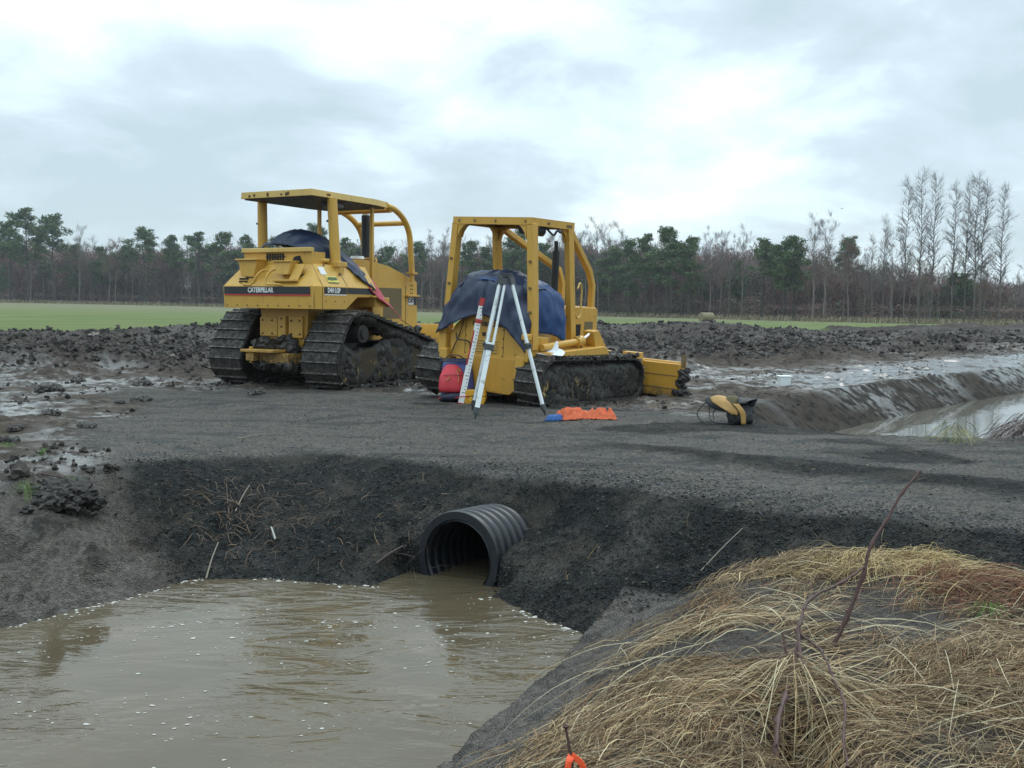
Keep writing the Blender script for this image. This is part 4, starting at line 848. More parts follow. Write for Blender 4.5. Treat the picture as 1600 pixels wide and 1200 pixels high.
MB().cyl((.12, 1.35, 1.3), (.12, 1.35, 1.58), .05).cyl((.12, 1.35, 1.58), (.12, 1.35, 1.63), .11, .10).build('air_filter', M_cup, D2, smooth=True)
MB().prism([(.22, zr + .05), (.28, zr - .10), (.56, zr - .13), (.60, zr - .08), (.60, zr + .05)], 1, .50, .70).build('cab_lamp', M_black, D2, bevel=.02)
MB().tube(bez([(.60, .70, zr - .02), (.68, .75, zr - .10), (.72, .78, zr - .04), (.72, .86, zr - .06), (.66, .9, zr)]), .016, 6).build('cable', M_black, D2)
# lift cylinder and arm
MB().tube([(.85, .40, .82), (.85, 1.22, .885)], .048, 14).cyl((.85, 1.20, .88), (.85, 1.34, .90), .075, n=16).build('lift_cylinder', M_yel2, D2, smooth=True)
MB().tube([(.85, 1.33, .90), (.85, 1.56, 1.00)], .024, 12).build('cylinder_rod', M_chrome, D2, smooth=True)
MB().tube(bez([(.88, 1.22, .96), (.88, 1.26, .90), (.90, 1.28, .78)]), .012, 6).build('hose', M_black, D2)
MB().prism([(1.52, 1.03), (1.66, 1.05), (2.02, .66), (1.72, .66), (1.60, .80)], 0, .74, .92).build('lift_arm', M_yel2, D2, bevel=.012)
MB().box(.50, .76, .7, 1.6, .72, .86).build('side_tank', M_yel2, D2, bevel=.012)
MB().box(.62, .80, .44, .62, .80, .95).build('pedal_box', M_yel2, D2, bevel=.01)
# blade
bp_ = [(3.10, .02), (2.98, .16), (2.96, .44), (3.04, .60), (3.12, .60), (3.08, .44), (3.07, .18), (3.18, .01)]
bl = MB().prism(bp_, 0, -1.36, 1.58).box(.88, 1.56, 2.90, 3.0, .08, .575).build('blade', M_yel2_low, D2, bevel=.01)
join(bl, MB().box(.90, 1.54, 2.890, 2.898, .395, .405).box(.90, 1.54, 2.890, 2.898, .20, .21).build('g', M_grille, D2))
MB().box(.05, .95, 2.5, 2.95, .52, .60).build('blade_frame', M_yel2, bl, bevel=.01); MB().box(.2, .45, 2.6, 2.8, .60, .69).build('pivot', M_yel2, bl, bevel=.01); MB().box(.65, .95, 2.78, 2.9, .60, .70).build('blade_lug', M_yel2, bl, bevel=.01)
mm = MB(); lumps(mm, [(1.54, 1.66, 2.9, 3.2, .0, .2), (1.55, 1.62, 2.9, 3.1, .2, .5), (1.50, 1.76, 2.8, 3.5, -.10, .04), (1.0, 1.6, 3.0, 3.4, -.1, .02), (1.4, 1.7, 2.8, 3.1, -.1, .02)], 130, .025, .075, 61); tag(mm.build('mud', M_mud, bl, smooth=True), kind='stuff')
MB().prism([(3.0, .52), (3.02, .72), (3.10, .70), (3.10, .52)], 0, 1.54, 1.58).build('blade_tip', M_grille, bl)
for r_ in (D1, D2): r_.location.z = 0.0

# ------------------------------------------------------------------ tarps (draped sheets, control grid -> smooth sheet with creases)
def drape(name, grid, mtl, parent=None, n=7, amp=.018, seed=0, thick=.006, fr=5.0, M=None, amp2=.0):
    G = [[Vector(p) for p in row] for row in grid]
    rows = [bez(r, n) for r in G]; cols = [bez([r[j] for r in rows], n) for j in range(len(rows[0]))]
    H, Wn = len(cols[0]), len(cols); V = []
    for i in range(H):
        for j in range(Wn):
            p = cols[j][i]
            a = (cols[min(j + 1, Wn - 1)][i] - cols[max(j - 1, 0)][i]); b_ = (cols[j][min(i + 1, H - 1)] - cols[j][max(i - 1, 0)]); nn = a.cross(b_)
            if nn.length > 1e-9: nn.normalize()
            q = Vector((p.x * fr, p.y * fr, p.z * fr * .45 + seed)); d = 1 - abs(mnoise.noise(q)) * 2; d2 = mnoise.noise(q * 2.7)
            V.append(p + nn * (amp * d + amp * .5 * d2))
    o = MB(); o.add(V, [(i * Wn + j, i * Wn + j + 1, (i + 1) * Wn + j + 1, (i + 1) * Wn + j) for i in range(H - 1) for j in range(Wn - 1)])
    ob = o.build(name, mtl, parent, smooth=True); ob.data.shade_smooth() if hasattr(ob.data, 'shade_smooth') else None
    md = ob.modifiers.new('s', 'SOLIDIFY'); md.thickness = thick; md.offset = 1
    if M is not None: ob.matrix_world = M
    return ob
def W1(*p): return D1m @ Vector(p)
D1m = Matrix.Translation(D1.location) @ D1.rotation_euler.to_matrix().to_4x4(); D2m = Matrix.Translation(D2.location) @ D2.rotation_euler.to_matrix().to_4x4()
T1 = empty('tarp', W1(0, .9, 2.2)); tag(T1, 'dark navy tarp with a red tail, bunched over the seat of the larger bulldozer', 'tarp', 'tarps thrown over the seats')
def toT(tr, mm, rows): inv = Matrix.Translation(-tr.location); return [[inv @ (mm @ Vector(p)) for p in r] for r in rows]
rows = [[(-.50, .33, 2.16), (-.30, .36, 2.22), (-.05, .38, 2.24), (.25, .38, 2.18), (.48, .40, 2.08), (.58, .44, 1.98), (.64, .46, 1.90)],
        [(-.40, .50, 2.24), (-.18, .52, 2.41), (.08, .55, 2.44), (.38, .55, 2.34), (.56, .62, 2.22), (.66, .90, 2.04), (.78, .94, 1.88)],
        [(-.36, .85, 2.20), (-.15, .90, 2.40), (.10, .90, 2.45), (.36, .90, 2.36), (.58, 1.00, 2.18), (.78, 1.06, 1.96), (.93, 1.08, 1.74)],
        [(-.34, 1.2, 1.90), (-.10, 1.25, 2.10), (.15, 1.25, 2.20), (.38, 1.25, 2.16), (.60, 1.28, 2.02), (.80, 1.32, 1.84), (.99, 1.30, 1.60)],
        [(-.30, 1.45, 1.70), (-.05, 1.5, 1.80), (.20, 1.5, 1.90), (.42, 1.5, 1.86), (.62, 1.5, 1.78), (.80, 1.50, 1.66), (.98, 1.48, 1.50)]]
drape('sheet', toT(T1, D1m, rows), M_tarp, T1, seed=1.3, amp=.034, fr=6)
rows = [[(.60, 1.36, 2.02), (.70, 1.34, 1.93), (.84, 1.32, 1.78), (1.02, 1.26, 1.56)], [(.72, 1.62, 1.80), (.80, 1.62, 1.70), (.92, 1.60, 1.56), (1.03, 1.56, 1.38)], [(.80, 1.92, 1.44), (.86, 1.92, 1.38), (.92, 1.92, 1.33), (.98, 1.92, 1.26)], [(.92, 2.22, 1.12), (.94, 2.22, 1.10), (.96, 2.22, 1.08), (.98, 2.22, 1.06)]]
drape('red_tail', toT(T1, D1m, rows), M_tarpr, T1, seed=2.2, amp=.012, fr=9)
inv = Matrix.Translation(-T1.location)
MB().tube([inv @ W1(.97, 2.20, 1.07), inv @ W1(1.10, 2.45, .92), inv @ W1(1.2, 2.7, .72)], .006, 5).tube([inv @ (W1(*p)) for p in ((.80, .40, 1.92), (.62, .12, 1.76), (.50, .0, 1.66))], .012, 6).build('tie_cord', M_black, T1)
T2 = empty('tarp', D2m @ Vector((0, .6, 1.5))); tag(T2, 'blue tarp hung over the seat and dome tank of the smaller bulldozer, behind the tripod', 'tarp', 'tarps thrown over the seats')
inv2 = Matrix.Translation(-T2.location)
rows = [[(-.80, .16, .88), (-.62, .12, .96), (-.28, .12, 1.13), (.06, .12, 1.20), (.40, .12, 1.07), (.64, .13, .88), (.76, .16, .74)],
        [(-.76, .20, 1.12), (-.60, .17, 1.22), (-.30, .15, 1.34), (.04, .14, 1.38), (.38, .15, 1.32), (.60, .17, 1.18), (.76, .24, 1.02)],
        [(-.68, .26, 1.38), (-.50, .24, 1.52), (-.30, .22, 1.62), (.02, .21, 1.64), (.30, .22, 1.62), (.52, .25, 1.52), (.68, .38, 1.38)],
        [(-.60, .42, 1.55), (-.48, .42, 1.68), (-.36, .42, 1.75), (.0, .42, 1.775), (.26, .43, 1.77), (.46, .46, 1.68), (.64, .52, 1.56)],
        [(-.60, .80, 1.52), (-.46, .80, 1.66), (-.30, .80, 1.72), (.0, .80, 1.74), (.26, .80, 1.72), (.46, .80, 1.64), (.66, .80, 1.52)],
        [(-.58, 1.1, 1.30), (-.40, 1.12, 1.42), (-.20, 1.14, 1.50), (.04, 1.15, 1.53), (.28, 1.14, 1.52), (.50, 1.12, 1.46), (.68, 1.10, 1.36)]]
drape('dark_sheet', toT(T2, D2m, rows), M_tarp, T2, seed=4.2, amp=.040, fr=6)
rows = [[(.42, .50, 1.74), (.54, .50, 1.66), (.62, .50, 1.50), (.66, .50, 1.25), (.64, .50, 1.0)],
        [(.44, .66, 1.72), (.58, .66, 1.64), (.68, .68, 1.48), (.71, .68, 1.22), (.70, .68, .99)],
        [(.46, .82, 1.68), (.62, .82, 1.60), (.71, .84, 1.46), (.75, .84, 1.2), (.74, .84, .96)],
        [(.46, .98, 1.62), (.62, .98, 1.56), (.73, 1.0, 1.43), (.78, 1.0, 1.15), (.80, .99, .87)]]
drape('blue_flap', toT(T2, D2m, rows), M_tarpb, T2, seed=6.1, amp=.022, fr=8)
rows = [[(-.54, .46, 1.63), (-.36, .46, 1.77), (-.10, .46, 1.80), (.15, .46, 1.80), (.34, .48, 1.75), (.50, .52, 1.66)],
        [(-.64, .28, 1.47), (-.46, .24, 1.60), (-.12, .21, 1.665), (.15, .21, 1.655), (.36, .23, 1.60), (.54, .28, 1.50)]]
rows = [[(a, b_ - .012, c + .014) for a, b_, c in r] for r in rows]
drape('blue_top', toT(T2, D2m, rows), M_tarpb, T2, seed=4.2, amp=.02, fr=4.5)
MB().tube([inv2 @ (D2m @ Vector(p)) for p in ((-.30, .13, 1.14), (-.42, .19, .92), (-.56, .18, .62))], .008, 5).build('tie_cord', M_black, T2)
# ------------------------------------------------------------------ survey gear
def gp(px, py, up=0.0):
    """point on the terrain seen at this pixel of the plan sketch"""
    d = ray(px, py); t_ = np.concatenate([np.arange(2, 30, .02), np.arange(30, 160, .25)]); hz__ = height(d.x * t_, d.y * t_, False); i_ = int(np.argmax(CAMH + d.z * t_ <= hz__)); p = CAMV + d * float(t_[i_])
    return Vector((p.x, p.y, gz(p.x, p.y) + up))
# tripod
fA = gp(742, 655); fB = gp(737, 643); fC = gp(852, 649); hd_ = aty(791, 430, fA.y + .55); fB = Vector((fB.x - .0, fB.y + .10, gz(fB.x, fB.y + .10)))
TR = empty('survey_tripod', Vector((hd_.x, hd_.y, 0))); tag(TR, 'white legged survey tripod standing on the gravel before the smaller bulldozer', 'tripod')
iv = Matrix.Translation(-TR.location)
head = MB().cyl(iv @ (hd_ + Vector((0, 0, -.03))), iv @ (hd_ + Vector((0, 0, .005))), .085, n=20).cyl(iv @ (hd_ + Vector((0, 0, .005))), iv @ (hd_ + Vector((0, 0, .025))), .075, n=20).cyl(iv @ (hd_ + Vector((0, 0, -.10))), iv @ (hd_ + Vector((0, 0, -.03))), .02, n=10).build('tripod_head', M_gun, TR, bevel=.004)
for k, ft_ in enumerate((fA, fB, fC)):
    top = hd_ + (Vector((ft_.x - hd_.x, ft_.y - hd_.y, 0)).normalized() * .07) + Vector((0, 0, -.05)); ax_ = (ft_ - top).normalized(); sd_ = ax_.cross(Vector((0, 0, 1))).normalized()
    if k == 0: sd_ = Vector((1, 0, 0))
    L = (ft_ - top).length; P0 = lambda t_, o_=0: iv @ (top + ax_ * (L * t_) + sd_ * o_)
    sp = .040 if k < 2 else .014
    lg = MB()
    for o_ in (-sp, sp): lg.tube([P0(.0, o_ * .8), P0(.50, o_)], .0165, 8)
    lg.sweep([P0(.46), P0(.93)], .060 if k == 0 else .045, .028, up=sd_)
    lg = lg.build('leg', M_alu, TR, smooth=True)
    MB().sweep([P0(.475), P0(.515)], .115, .045, up=sd_).build('clamp', M_gun, lg)
    MB().sweep([P0(-.02), P0(.04)], .11, .04, up=sd_).build('hinge', M_gun, lg)
    MB().cyl(P0(.495) - ax_.cross(sd_) * .05, P0(.495) + ax_.cross(sd_) * .03, .014, n=8).build('wing_screw', M_gun, lg)
    MB().sweep([P0(.92), P0(.965)], .07, .04, up=sd_).tube([P0(.96), P0(1.0)], [.022, .005], 8).build('foot', M_gun, lg)
# levelling rod leaning back
rb = aty(720, 630, 13.42); rb.z = gz(rb.x, rb.y); print('GP', rb, gp(706,624), gp(1215,1120), gp(1300,1012), gp(742,655), gp(1146,664)); rt = aty(755, 466, rb.y + .16); ax_ = (rt - rb); L = ax_.length
RD = empty('levelling_rod', rb); tag(RD, 'white and red measuring rod leaning on the dozer beside the red backpack', 'measuring rod')
q_ = ax_.to_track_quat('Z', 'X'); q_ = q_ @ Matrix.Rotation(math.radians(70), 3, 'Z').to_quaternion(); RD.rotation_euler = q_.to_euler()
MB().box(-.017, .017, -.038, .038, 0, L).build('rod_body', M_rod, RD, bevel=.004)
m_ = MB()
for (a_, b_, w_) in ((.925, 1.0, .030), (.76, .80, .025), (.52, .69, -1), (.43, .56, -1), (.36, .44, -1)):
    if w_ > 0: m_.box(-.0185, .0185, -.0385, .0385, a_ * L, b_ * L)
    else: m_.box(-.0185, .0185, -.0385, -.022, a_ * L, b_ * L)
m_.build('red_marks', M_red, RD)
m_ = MB()
for k in range(26): m_.box(-.0185, .0185, .005 if k % 5 else -.02, .024, (.10 + .032 * k) * L, (.10 + .032 * k) * L + .009)
m_.build('scale_marks', M_letter, RD); MB().box(-.024, .024, -.045, .045, -.004, .012).build('rod_shoe', M_red, RD)
# backpack
bk_ = aty(706, 630, 13.66); bk_.z = gz(bk_.x, bk_.y); BP = empty('backpack', bk_ + Vector((.03, .0, 0)), (math.radians(-14), 0, math.radians(8))); tag(BP, 'blue backpack with a red front pocket propped against the dozer track', 'backpack')
def blob(profile, dx, dy, sq=2.6, n=24):
    """stack of super-ellipse slices (z, width, depth, yoff)"""
    vs = []; fs = []
    for (z_, w_, d_, yo) in profile:
        for k in range(n):
            a = 2 * math.pi * k / n; c, s_ = math.cos(a), math.sin(a); r_ = (abs(c) ** sq + abs(s_) ** sq) ** (-1 / sq); vs.append((dx + c * r_ * w_ / 2, dy + yo + s_ * r_ * d_ / 2, z_))
    m_ = len(profile)
    for i in range(m_ - 1):
        for k in range(n): fs.append((i * n + k, i * n + (k + 1) % n, (i + 1) * n + (k + 1) % n, (i + 1) * n + k))
    fs += [tuple(range(n - 1, -1, -1)), tuple((m_ - 1) * n + k for k in range(n))]
    return MB().add(vs, fs)
def soften(o, amp=.01, sc=8, lv=1):
    md = o.modifiers.new('s', 'SUBSURF'); md.levels = lv; md.render_levels = lv; tx = bpy.data.textures.new('cl', 'CLOUDS'); tx.noise_scale = 1 / sc; dm = o.modifiers.new('d', 'DISPLACE'); dm.texture = tx; dm.strength = amp; dm.mid_level = .5; return o
soften(blob([(.0, .44, .22, 0), (.08, .47, .26, 0), (.25, .46, .27, 0), (.42, .44, .24, 0), (.54, .40, .18, .01), (.60, .34, .12, .02)], .05, .0).build('pack_body', M_blue, BP, smooth=True), .03, 7)
soften(blob([(.09, .36, .12, 0), (.15, .38, .16, 0), (.28, .36, .17, 0), (.40, .30, .14, .02), (.48, .20, .08, .04), (.505, .12, .05, .06)], -.035, -.15, 2.4).build('front_pocket', M_redn, BP, smooth=True), .02, 8)
soften(blob([(-.02, .42, .25, 0), (.04, .43, .28, 0), (.11, .42, .26, 0)], -.0, -.07).build('base_panel', M_navyn, BP, smooth=True), .02, 8)
MB().tube(bez([(.04, -.235, .24), (.045, -.22, .32), (.02, -.20, .40)]), .006, 5).tube([(-.12, -.243, .25), (-.07, -.240, .30)], .008, 5).tube([(.04, -.20, .43), (.08, -.19, .38)], .012, 5).build('zip_pull', M_bagy, BP)
MB().tube(bez([(-.16, -.215, .325), (-.04, -.245, .33), (.10, -.215, .325)]), .004, 5).build('zip', M_navyn, BP)
MB().sweep(bez([(-.12, -.03, .60), (-.05, -.04, .64), (.06, -.04, .64), (.14, -.02, .60)]), .03, .008, up=(0, 1, 0)).sweep([(-.20, -.11, .575), (.22, -.11, .575)], .02, .01, up=(0, 0, 1)).sweep([(-.20, -.115, .545), (.22, -.115, .545)], .02, .01, up=(0, 0, 1)).build('strap', M_navyn, BP)
MB().tube(bez([(.0, -.2, .01), (.06, -.32, .02), (.16, -.30, .02), (.22, -.2, .015)]), .008, 5).tube(bez([(-.18, -.1, .03), (-.2, -.2, .015), (-.24, -.24, .012)]), .006, 5).build('dangling_strap', M_redn, BP)
# yellow case
yc = gp(745, 630); YC = empty('tool_case', yc + Vector((-.02, -.08, 0)), (0, 0, math.radians(-6))); tag(YC, 'small yellow plastic case on the ground behind the tripod feet', 'tool case')
MB().prism([(-.13, 0), (.13, 0), (.15, .07), (.15, .10), (-.15, .10), (-.15, .07)], 1, -.09, .09).build('case_base', M_case, YC, bevel=.01)
MB().prism([(-.15, .106), (.15, .106), (.15, .13), (.12, .19), (-.12, .19), (-.15, .13)], 1, -.09, .09).build('lid', M_case, YC, bevel=.01)
MB().box(-.02, .02, -.102, -.088, .08, .13).build('latch', M_gun, YC); MB().tube(bez([(-.05, -.09, .07), (-.05, -.12, .05), (.05, -.12, .05), (.05, -.09, .07)]), .008, 6).build('handle', M_case, YC)
# clothes on the gravel
def crumple(name, cx_, cy_, pts, hgt, mtl, parent, seed, n=46, holes=None, rot=0.0, fr=7):
    """lumpy cloth lying on the ground inside an outline given in local xy"""
    xs = [p[0] for p in pts]; ys = [p[1] for p in pts]; gx, gy = np.meshgrid(np.linspace(min(xs), max(xs), n), np.linspace(min(ys), max(ys), n // 2)); f1, f2 = gx.ravel(), gy.ravel()
    d = -sdf(f1, f2, pts)
    for h_ in (holes or []): d = np.minimum(d, np.hypot((f1 - h_[0]) / h_[2], (f2 - h_[1]) / h_[3]) * .05 - .05)
    rdg = ridge(fbm(f1 * fr + seed, f2 * fr * 1.6, seed, 3)); zz_ = np.minimum(np.maximum(d, 0) * 1.6, hgt) * (.25 + 1.1 * rdg ** 2) + .006
    idx_ = np.arange(gx.size).reshape(gx.shape); F_ = np.stack([idx_[:-1, :-1], idx_[:-1, 1:], idx_[1:, 1:], idx_[1:, :-1]], -1).reshape(-1, 4); F_ = F_[(d[F_] > -.004).all(1)]
    zg = height(f1 + cx_, f2 + cy_, False)
    o = big_mesh(name, np.stack([f1, f2, zz_ + zg - zg.mean()], 1), F_, mtl, parent); md = o.modifiers.new('s', 'SOLIDIFY'); md.thickness = .004; return o
vc = gp(912, 655); VS = empty('safety_vest', vc); tag(VS, 'crumpled orange safety vest lying on the gravel', 'safety vest')
crumple('vest_cloth', vc.x, vc.y, [(-.38, -.10), (-.30, .03), (-.20, .10), (-.04, .13), (.06, .10), (.16, .16), (.30, .12), (.40, .04), (.39, -.06), (.26, -.07), (.12, -.04), (-.02, -.06), (-.10, -.16), (-.24, -.17)], .10, M_org, VS, 3, 90, fr=11)
MB().sweep(bez([(-.10, .02, .075), (.0, .045, .07), (.10, .05, .075), (.20, .03, .07)]), .035, .006, up=(0, 1, .3)).build('yellow_band', M_bagy, VS)
bc_ = gp(872, 657); BC = empty('blue_cloth', bc_); tag(BC, 'small blue cloth tucked beside the orange vest', 'cloth')
crumple('cloth_folds', bc_.x, bc_.y, [(-.17, -.03), (-.12, .04), (-.02, .14), (.14, .17), (.22, .12), (.10, .08), (.06, .0), (.03, -.06), (-.06, -.08)], .05, M_bluec, BC, 8, 50)
# carrier bag / survey harness at right
bg_ = gp(1146, 664); BG = empty('shoulder_pack', bg_ + Vector((0, .12, 0)), (0, 0, math.radians(-8))); tag(BG, 'black and tan pack lying on its side on the gravel, straps sticking out', 'pack')
soften(blob([(-.01, .30, .24, 0), (.08, .33, .27, 0), (.15, .30, .25, 0), (.21, .27, .17, .02), (.25, .18, .10, .03)], .10, .0, 3.2).build('pack_body', M_bagb, BG, smooth=True), .09, 7, 2)
drape('top_flap', [[(.06, -.10, .22), (.16, -.12, .24), (.28, -.06, .30)], [(.06, .0, .28), (.15, .0, .27), (.26, .0, .25)], [(.06, .10, .22), (.16, .10, .22), (.27, .08, .20)]], M_bagb, BG, n=5, amp=.02, seed=9, thick=.012, fr=12)
soften(blob([(.16, .12, .16, 0), (.21, .20, .20, 0), (.28, .18, .18, 0), (.325, .10, .10, 0)], .0, .0, 2.2).build('olive_hood', simple('olive_nylon', (.11, .085, .035), .7), BG, smooth=True), .04, 9)
drape('tan_panel', [[(-.25, -.02, .30), (-.15, .0, .325), (-.06, .0, .31)], [(-.22, -.08, .25), (-.10, -.08, .26), (-.02, -.10, .24)], [(-.10, -.13, .18), (-.03, -.13, .17), (.06, -.14, .16)], [(.0, -.13, .11), (.02, -.14, .12), (.05, -.15, .11)]], M_bagy, BG, n=4, amp=.012, seed=3, thick=.01)
drape('tan_strap', [[(.0, -.12, .24), (.07, -.12, .24)], [(.06, -.15, .17), (.13, -.15, .17)], [(.09, -.15, .10), (.15, -.15, .10)], [(.10, -.15, .01), (.15, -.15, .01)]], M_bagy, BG, n=4, amp=.006, seed=5, thick=.01)
drape('harness_pad', [[(-.30, .0, .27), (-.20, .04, .30), (-.06, .04, .28)], [(-.28, -.03, .22), (-.18, -.05, .22), (-.03, -.06, .20)], [(-.18, -.05, .17), (-.08, -.07, .14), (.04, -.08, .14)]], M_bagb, BG, n=5, amp=.01, seed=7, thick=.03)
for pts in ([(-.22, 0, .27), (-.32, -.03, .22), (-.39, -.06, .12), (-.36, -.08, .05), (-.31, -.1, .02)], [(-.26, 0, .24), (-.25, -.02, .12), (-.23, -.06, .04), (-.12, -.1, .015), (.02, -.12, .015)], [(-.17, -.03, .18), (-.21, -.05, .12), (-.20, -.07, .05)]):
    MB().sweep(bez(pts), .028, .010, up=(0, 1, .2)).build('strap', M_bagb, BG)
MB().tube([(.22, 0, .22), (.27, -.01, .30)], [.035, .022], 8).tube([(.17, 0, .23), (.19, 0, .28)], [.02, .012], 8).build('side_flap', M_bagb, BG, smooth=True)
# white tub on the mud
wt = gp(1225, 603); WT = empty('plastic_tub', wt + Vector((0, 0, .0))); tag(WT, 'small white plastic tub on the wet mud right of the pack', 'tub')
MB().prism([(-.08, -.08), (.08, -.08), (.08, .08), (-.08, .08)], 2, 0, .16, [(-.10, -.10), (.10, -.10), (.10, .10), (-.10, .10)]).build('tub_body', M_cup, WT, bevel=.008)
MB().box(-.115, .11, -.11, .11, .161, .178).build('lid', M_cup, WT, bevel=.005)
# papers on the track
pz = D2m @ Vector((.92, .55, .71)); PP = empty('papers', pz, (0, 0, math.radians(-20))); PP.scale = (1.25, 1.25, 1.1); tag(PP, 'white folded papers laid on top of the smaller dozer track', 'papers')
drape('sheet', [[(-.20, -.10, .03), (-.05, -.12, .02), (.16, -.14, .01)], [(-.16, .0, .06), (-.02, .0, .06), (.15, -.02, .04)], [(-.02, .10, .10), (.04, .08, .09), (.10, .06, .07)]], M_paper, PP, n=4, amp=.006, seed=2, thick=.004)
drape('folded_corner', [[(-.03, .02, .06), (.06, .02, .065)], [(.0, .06, .14), (.05, .06, .13)], [(.02, .08, .185), (.035, .08, .185)]], M_paper, PP, n=4, amp=.003, seed=4, thick=.004)
# hay bale
hb_ = at(1104, 0, 0) if False else aty(1104, 496, 118); hz0 = gz(hb_.x, 118)
HB = MB().tube([(-.75, 0, .62), (-.7, 0, .62), (0, 0, .62), (.7, 0, .62), (.75, 0, .62)], [.60, .66, .68, .66, .60], 26).build('hay_bale', simple('hay', (0.20, 0.165, 0.10), .9, var=.35, scale=4, bmp=.6), smooth=True); HB.location = (hb_.x, 118, hz0 - .05); HB.rotation_euler = (0, 0, .3); HB.scale = (1, 1, .86); tag(HB, 'single round hay bale on the green field before the pines', 'hay bale')
# marker stick with ribbon, bottom edge
ms = gp(897, 1235); MS = empty('marker_stick', ms); tag(MS, 'thin brown stick with orange tape at the bottom edge of the straw', 'stick'); iv = Matrix.Translation(-ms)
tp = aty(884, 1137, ms.y + .06); md_ = ms.lerp(tp, .5)
MB().tube([iv @ ms, iv @ (md_ + Vector((.004, 0, 0))), iv @ tp], [.007, .0055, .004], 7).lathe([(0, -.004), (.010, 0), (.011, .006), (0, .012)], 8, Matrix.Translation(iv @ tp)).build('stick', simple('brown_twig', (.05, .022, .014), .7), MS, smooth=True)
rb_ = aty(893, 1180, ms.y + .03)
for k, (dx, dz) in enumerate(((-.012, -.14), (.035, -.12))):
    MB().sweep(bez([iv @ rb_, iv @ (rb_ + Vector((dx * .9, -.02, -.02))), iv @ (rb_ + Vector((dx * 1.3, -.025, dz * .6))), iv @ (rb_ + Vector((dx * 1.8, -.02, dz)))]), .022, .002, up=(.8, .5 - k, .2)).build('ribbon', M_orgr, MS)
# bird
bd = aty(1316, 326, 70); BI = MB().add([(-.22, 0, .05), (0, .05, 0), (0, -.06, 0), (.22, 0, .05), (0, .0, .03), (0, 0, -.03), (0, .14, 0), (0, -.12, 0)], [(0, 1, 2), (3, 2, 1), (0, 4, 1), (0, 2, 4), (3, 1, 4), (3, 4, 2), (6, 1, 5), (5, 2, 7), (4, 6, 7, 5)]).build('bird', M_letter); BI.location = bd; tag(BI, 'tiny dark bird flying below the clouds left of the tall trees', 'bird')

# ------------------------------------------------------------------ bramble stems over the straw
BR = empty('bramble', gp(1215, 1120)); tag(BR, 'bare reddish bramble arching up out of the straw tussock', 'bramble'); iv = Matrix.Translation(-BR.location)
M_bram = simple('bramble_bark', (0.065, 0.026, 0.020), .6, var=.4, scale=30)
def cane(pts, r0, r1, name='cane', par=None):
    P = [iv @ aty(px, py, Y) for px, py, Y in pts]; B_ = bez(P, 6); n = len(B_); rg = random.Random(len(pts))
    R = [(r0 + (r1 - r0) * i / (n - 1)) * (1 + (.85 if i % 6 == 0 else (.3 if i % 6 == 1 else .15 * rg.random()))) for i in range(n)]
    B_ = [p + Vector((rg.uniform(-1, 1), 0, rg.uniform(-1, 1))) * .0022 for p in B_]
    m_ = MB().tube(B_, R, 7)
    for i in range(3, n - 1, 4):
        p = B_[i]; dv = Vector((rg.uniform(-1, 1), rg.uniform(-.3, .3), rg.uniform(-.2, 1))).normalized(); m_.tube([p, p + dv * R[i] * 2.8], [R[i] * .55, R[i] * .1], 5)
    return m_.build(name, M_bram, BR, smooth=True)
cane([(1300, 1014, 4.22), (1322, 968, 4.25), (1348, 900, 4.3), (1362, 850, 4.35), (1384, 815, 4.4), (1410, 770, 4.45), (1438, 737, 4.5)], .0085, .0048)
cane([(1352, 885, 4.32), (1318, 908, 4.2), (1266, 936, 4.05), (1250, 975, 3.9), (1246, 1010, 3.8), (1240, 1050, 3.68), (1226, 1090, 3.4), (1216, 1125, 3.25), (1211, 1180, 3.12), (1206, 1230, 3.22)], .0042, .0085)
cane([(1246, 985, 3.88), (1250, 1020, 3.75), (1252, 1052, 3.66)], .0065, .004)
cane([(1248, 990, 3.88), (1282, 1016, 3.75), (1303, 1062, 3.5), (1320, 1100, 3.3), (1318, 1150, 3.12), (1324, 1200, 2.98)], .0045, .0035)
cane([(1240, 1060, 3.66), (1228, 1018, 3.72), (1222, 990, 3.76)], .0045, .003)
# ------------------------------------------------------------------ sticks in the bank
def stick(name, label, a, b_, r, mtl, lift=.0, grp=None):
    A_ = gp(*a, .01); B_ = gp(*b_, .02 + lift); mdp = A_.lerp(B_, .5) + Vector((0, -.01, .012)); o = MB().tube(bez([A_, mdp, B_], 4), [r * (1.1 - .4 * k / 8) for k in range(9)], 6).build(name, mtl, smooth=True)
    o.data.transform(Matrix.Translation(-A_)); o.location = A_; tag(o, label, 'stick', grp); return o
M_twig = simple('pale_twig', (.20, .165, .125), .7, var=.3, scale=30); M_twigd = simple('dark_twig', (.07, .045, .035), .7)
stick('twig', 'pale straight twig standing in the waterline left of the pipe', (322, 908), (341, 852), .006, M_twig)
stick('twig', 'pale twig on the dark bank above the waterline twig', (368, 802), (390, 762), .005, M_twig)
stick('twig', 'short white splinter low on the bank left of the pipe', (430, 845), (424, 828), .008, simple('splinter', (.34, .34, .31), .6))
stick('twig', 'thin brown root hanging on the dark bank', (359, 825), (354, 760), .004, M_twigd)
stick('twig', 'long thin straw stalk lying on the gravel above the bank', (375, 687), (430, 680), .006, M_twig)
stick('twig', 'thin dark stick lying across the clod at far left', (60, 742), (140, 762), .007, M_twigd)
stick('twig', 'dark root poking out of the soil just left of the pipe', (588, 885), (630, 860), .010, M_twigd)
stick('twig', 'thin pale stalk on the dark gravel right of the pipe', (1095, 895), (1160, 830), .004, M_twig)
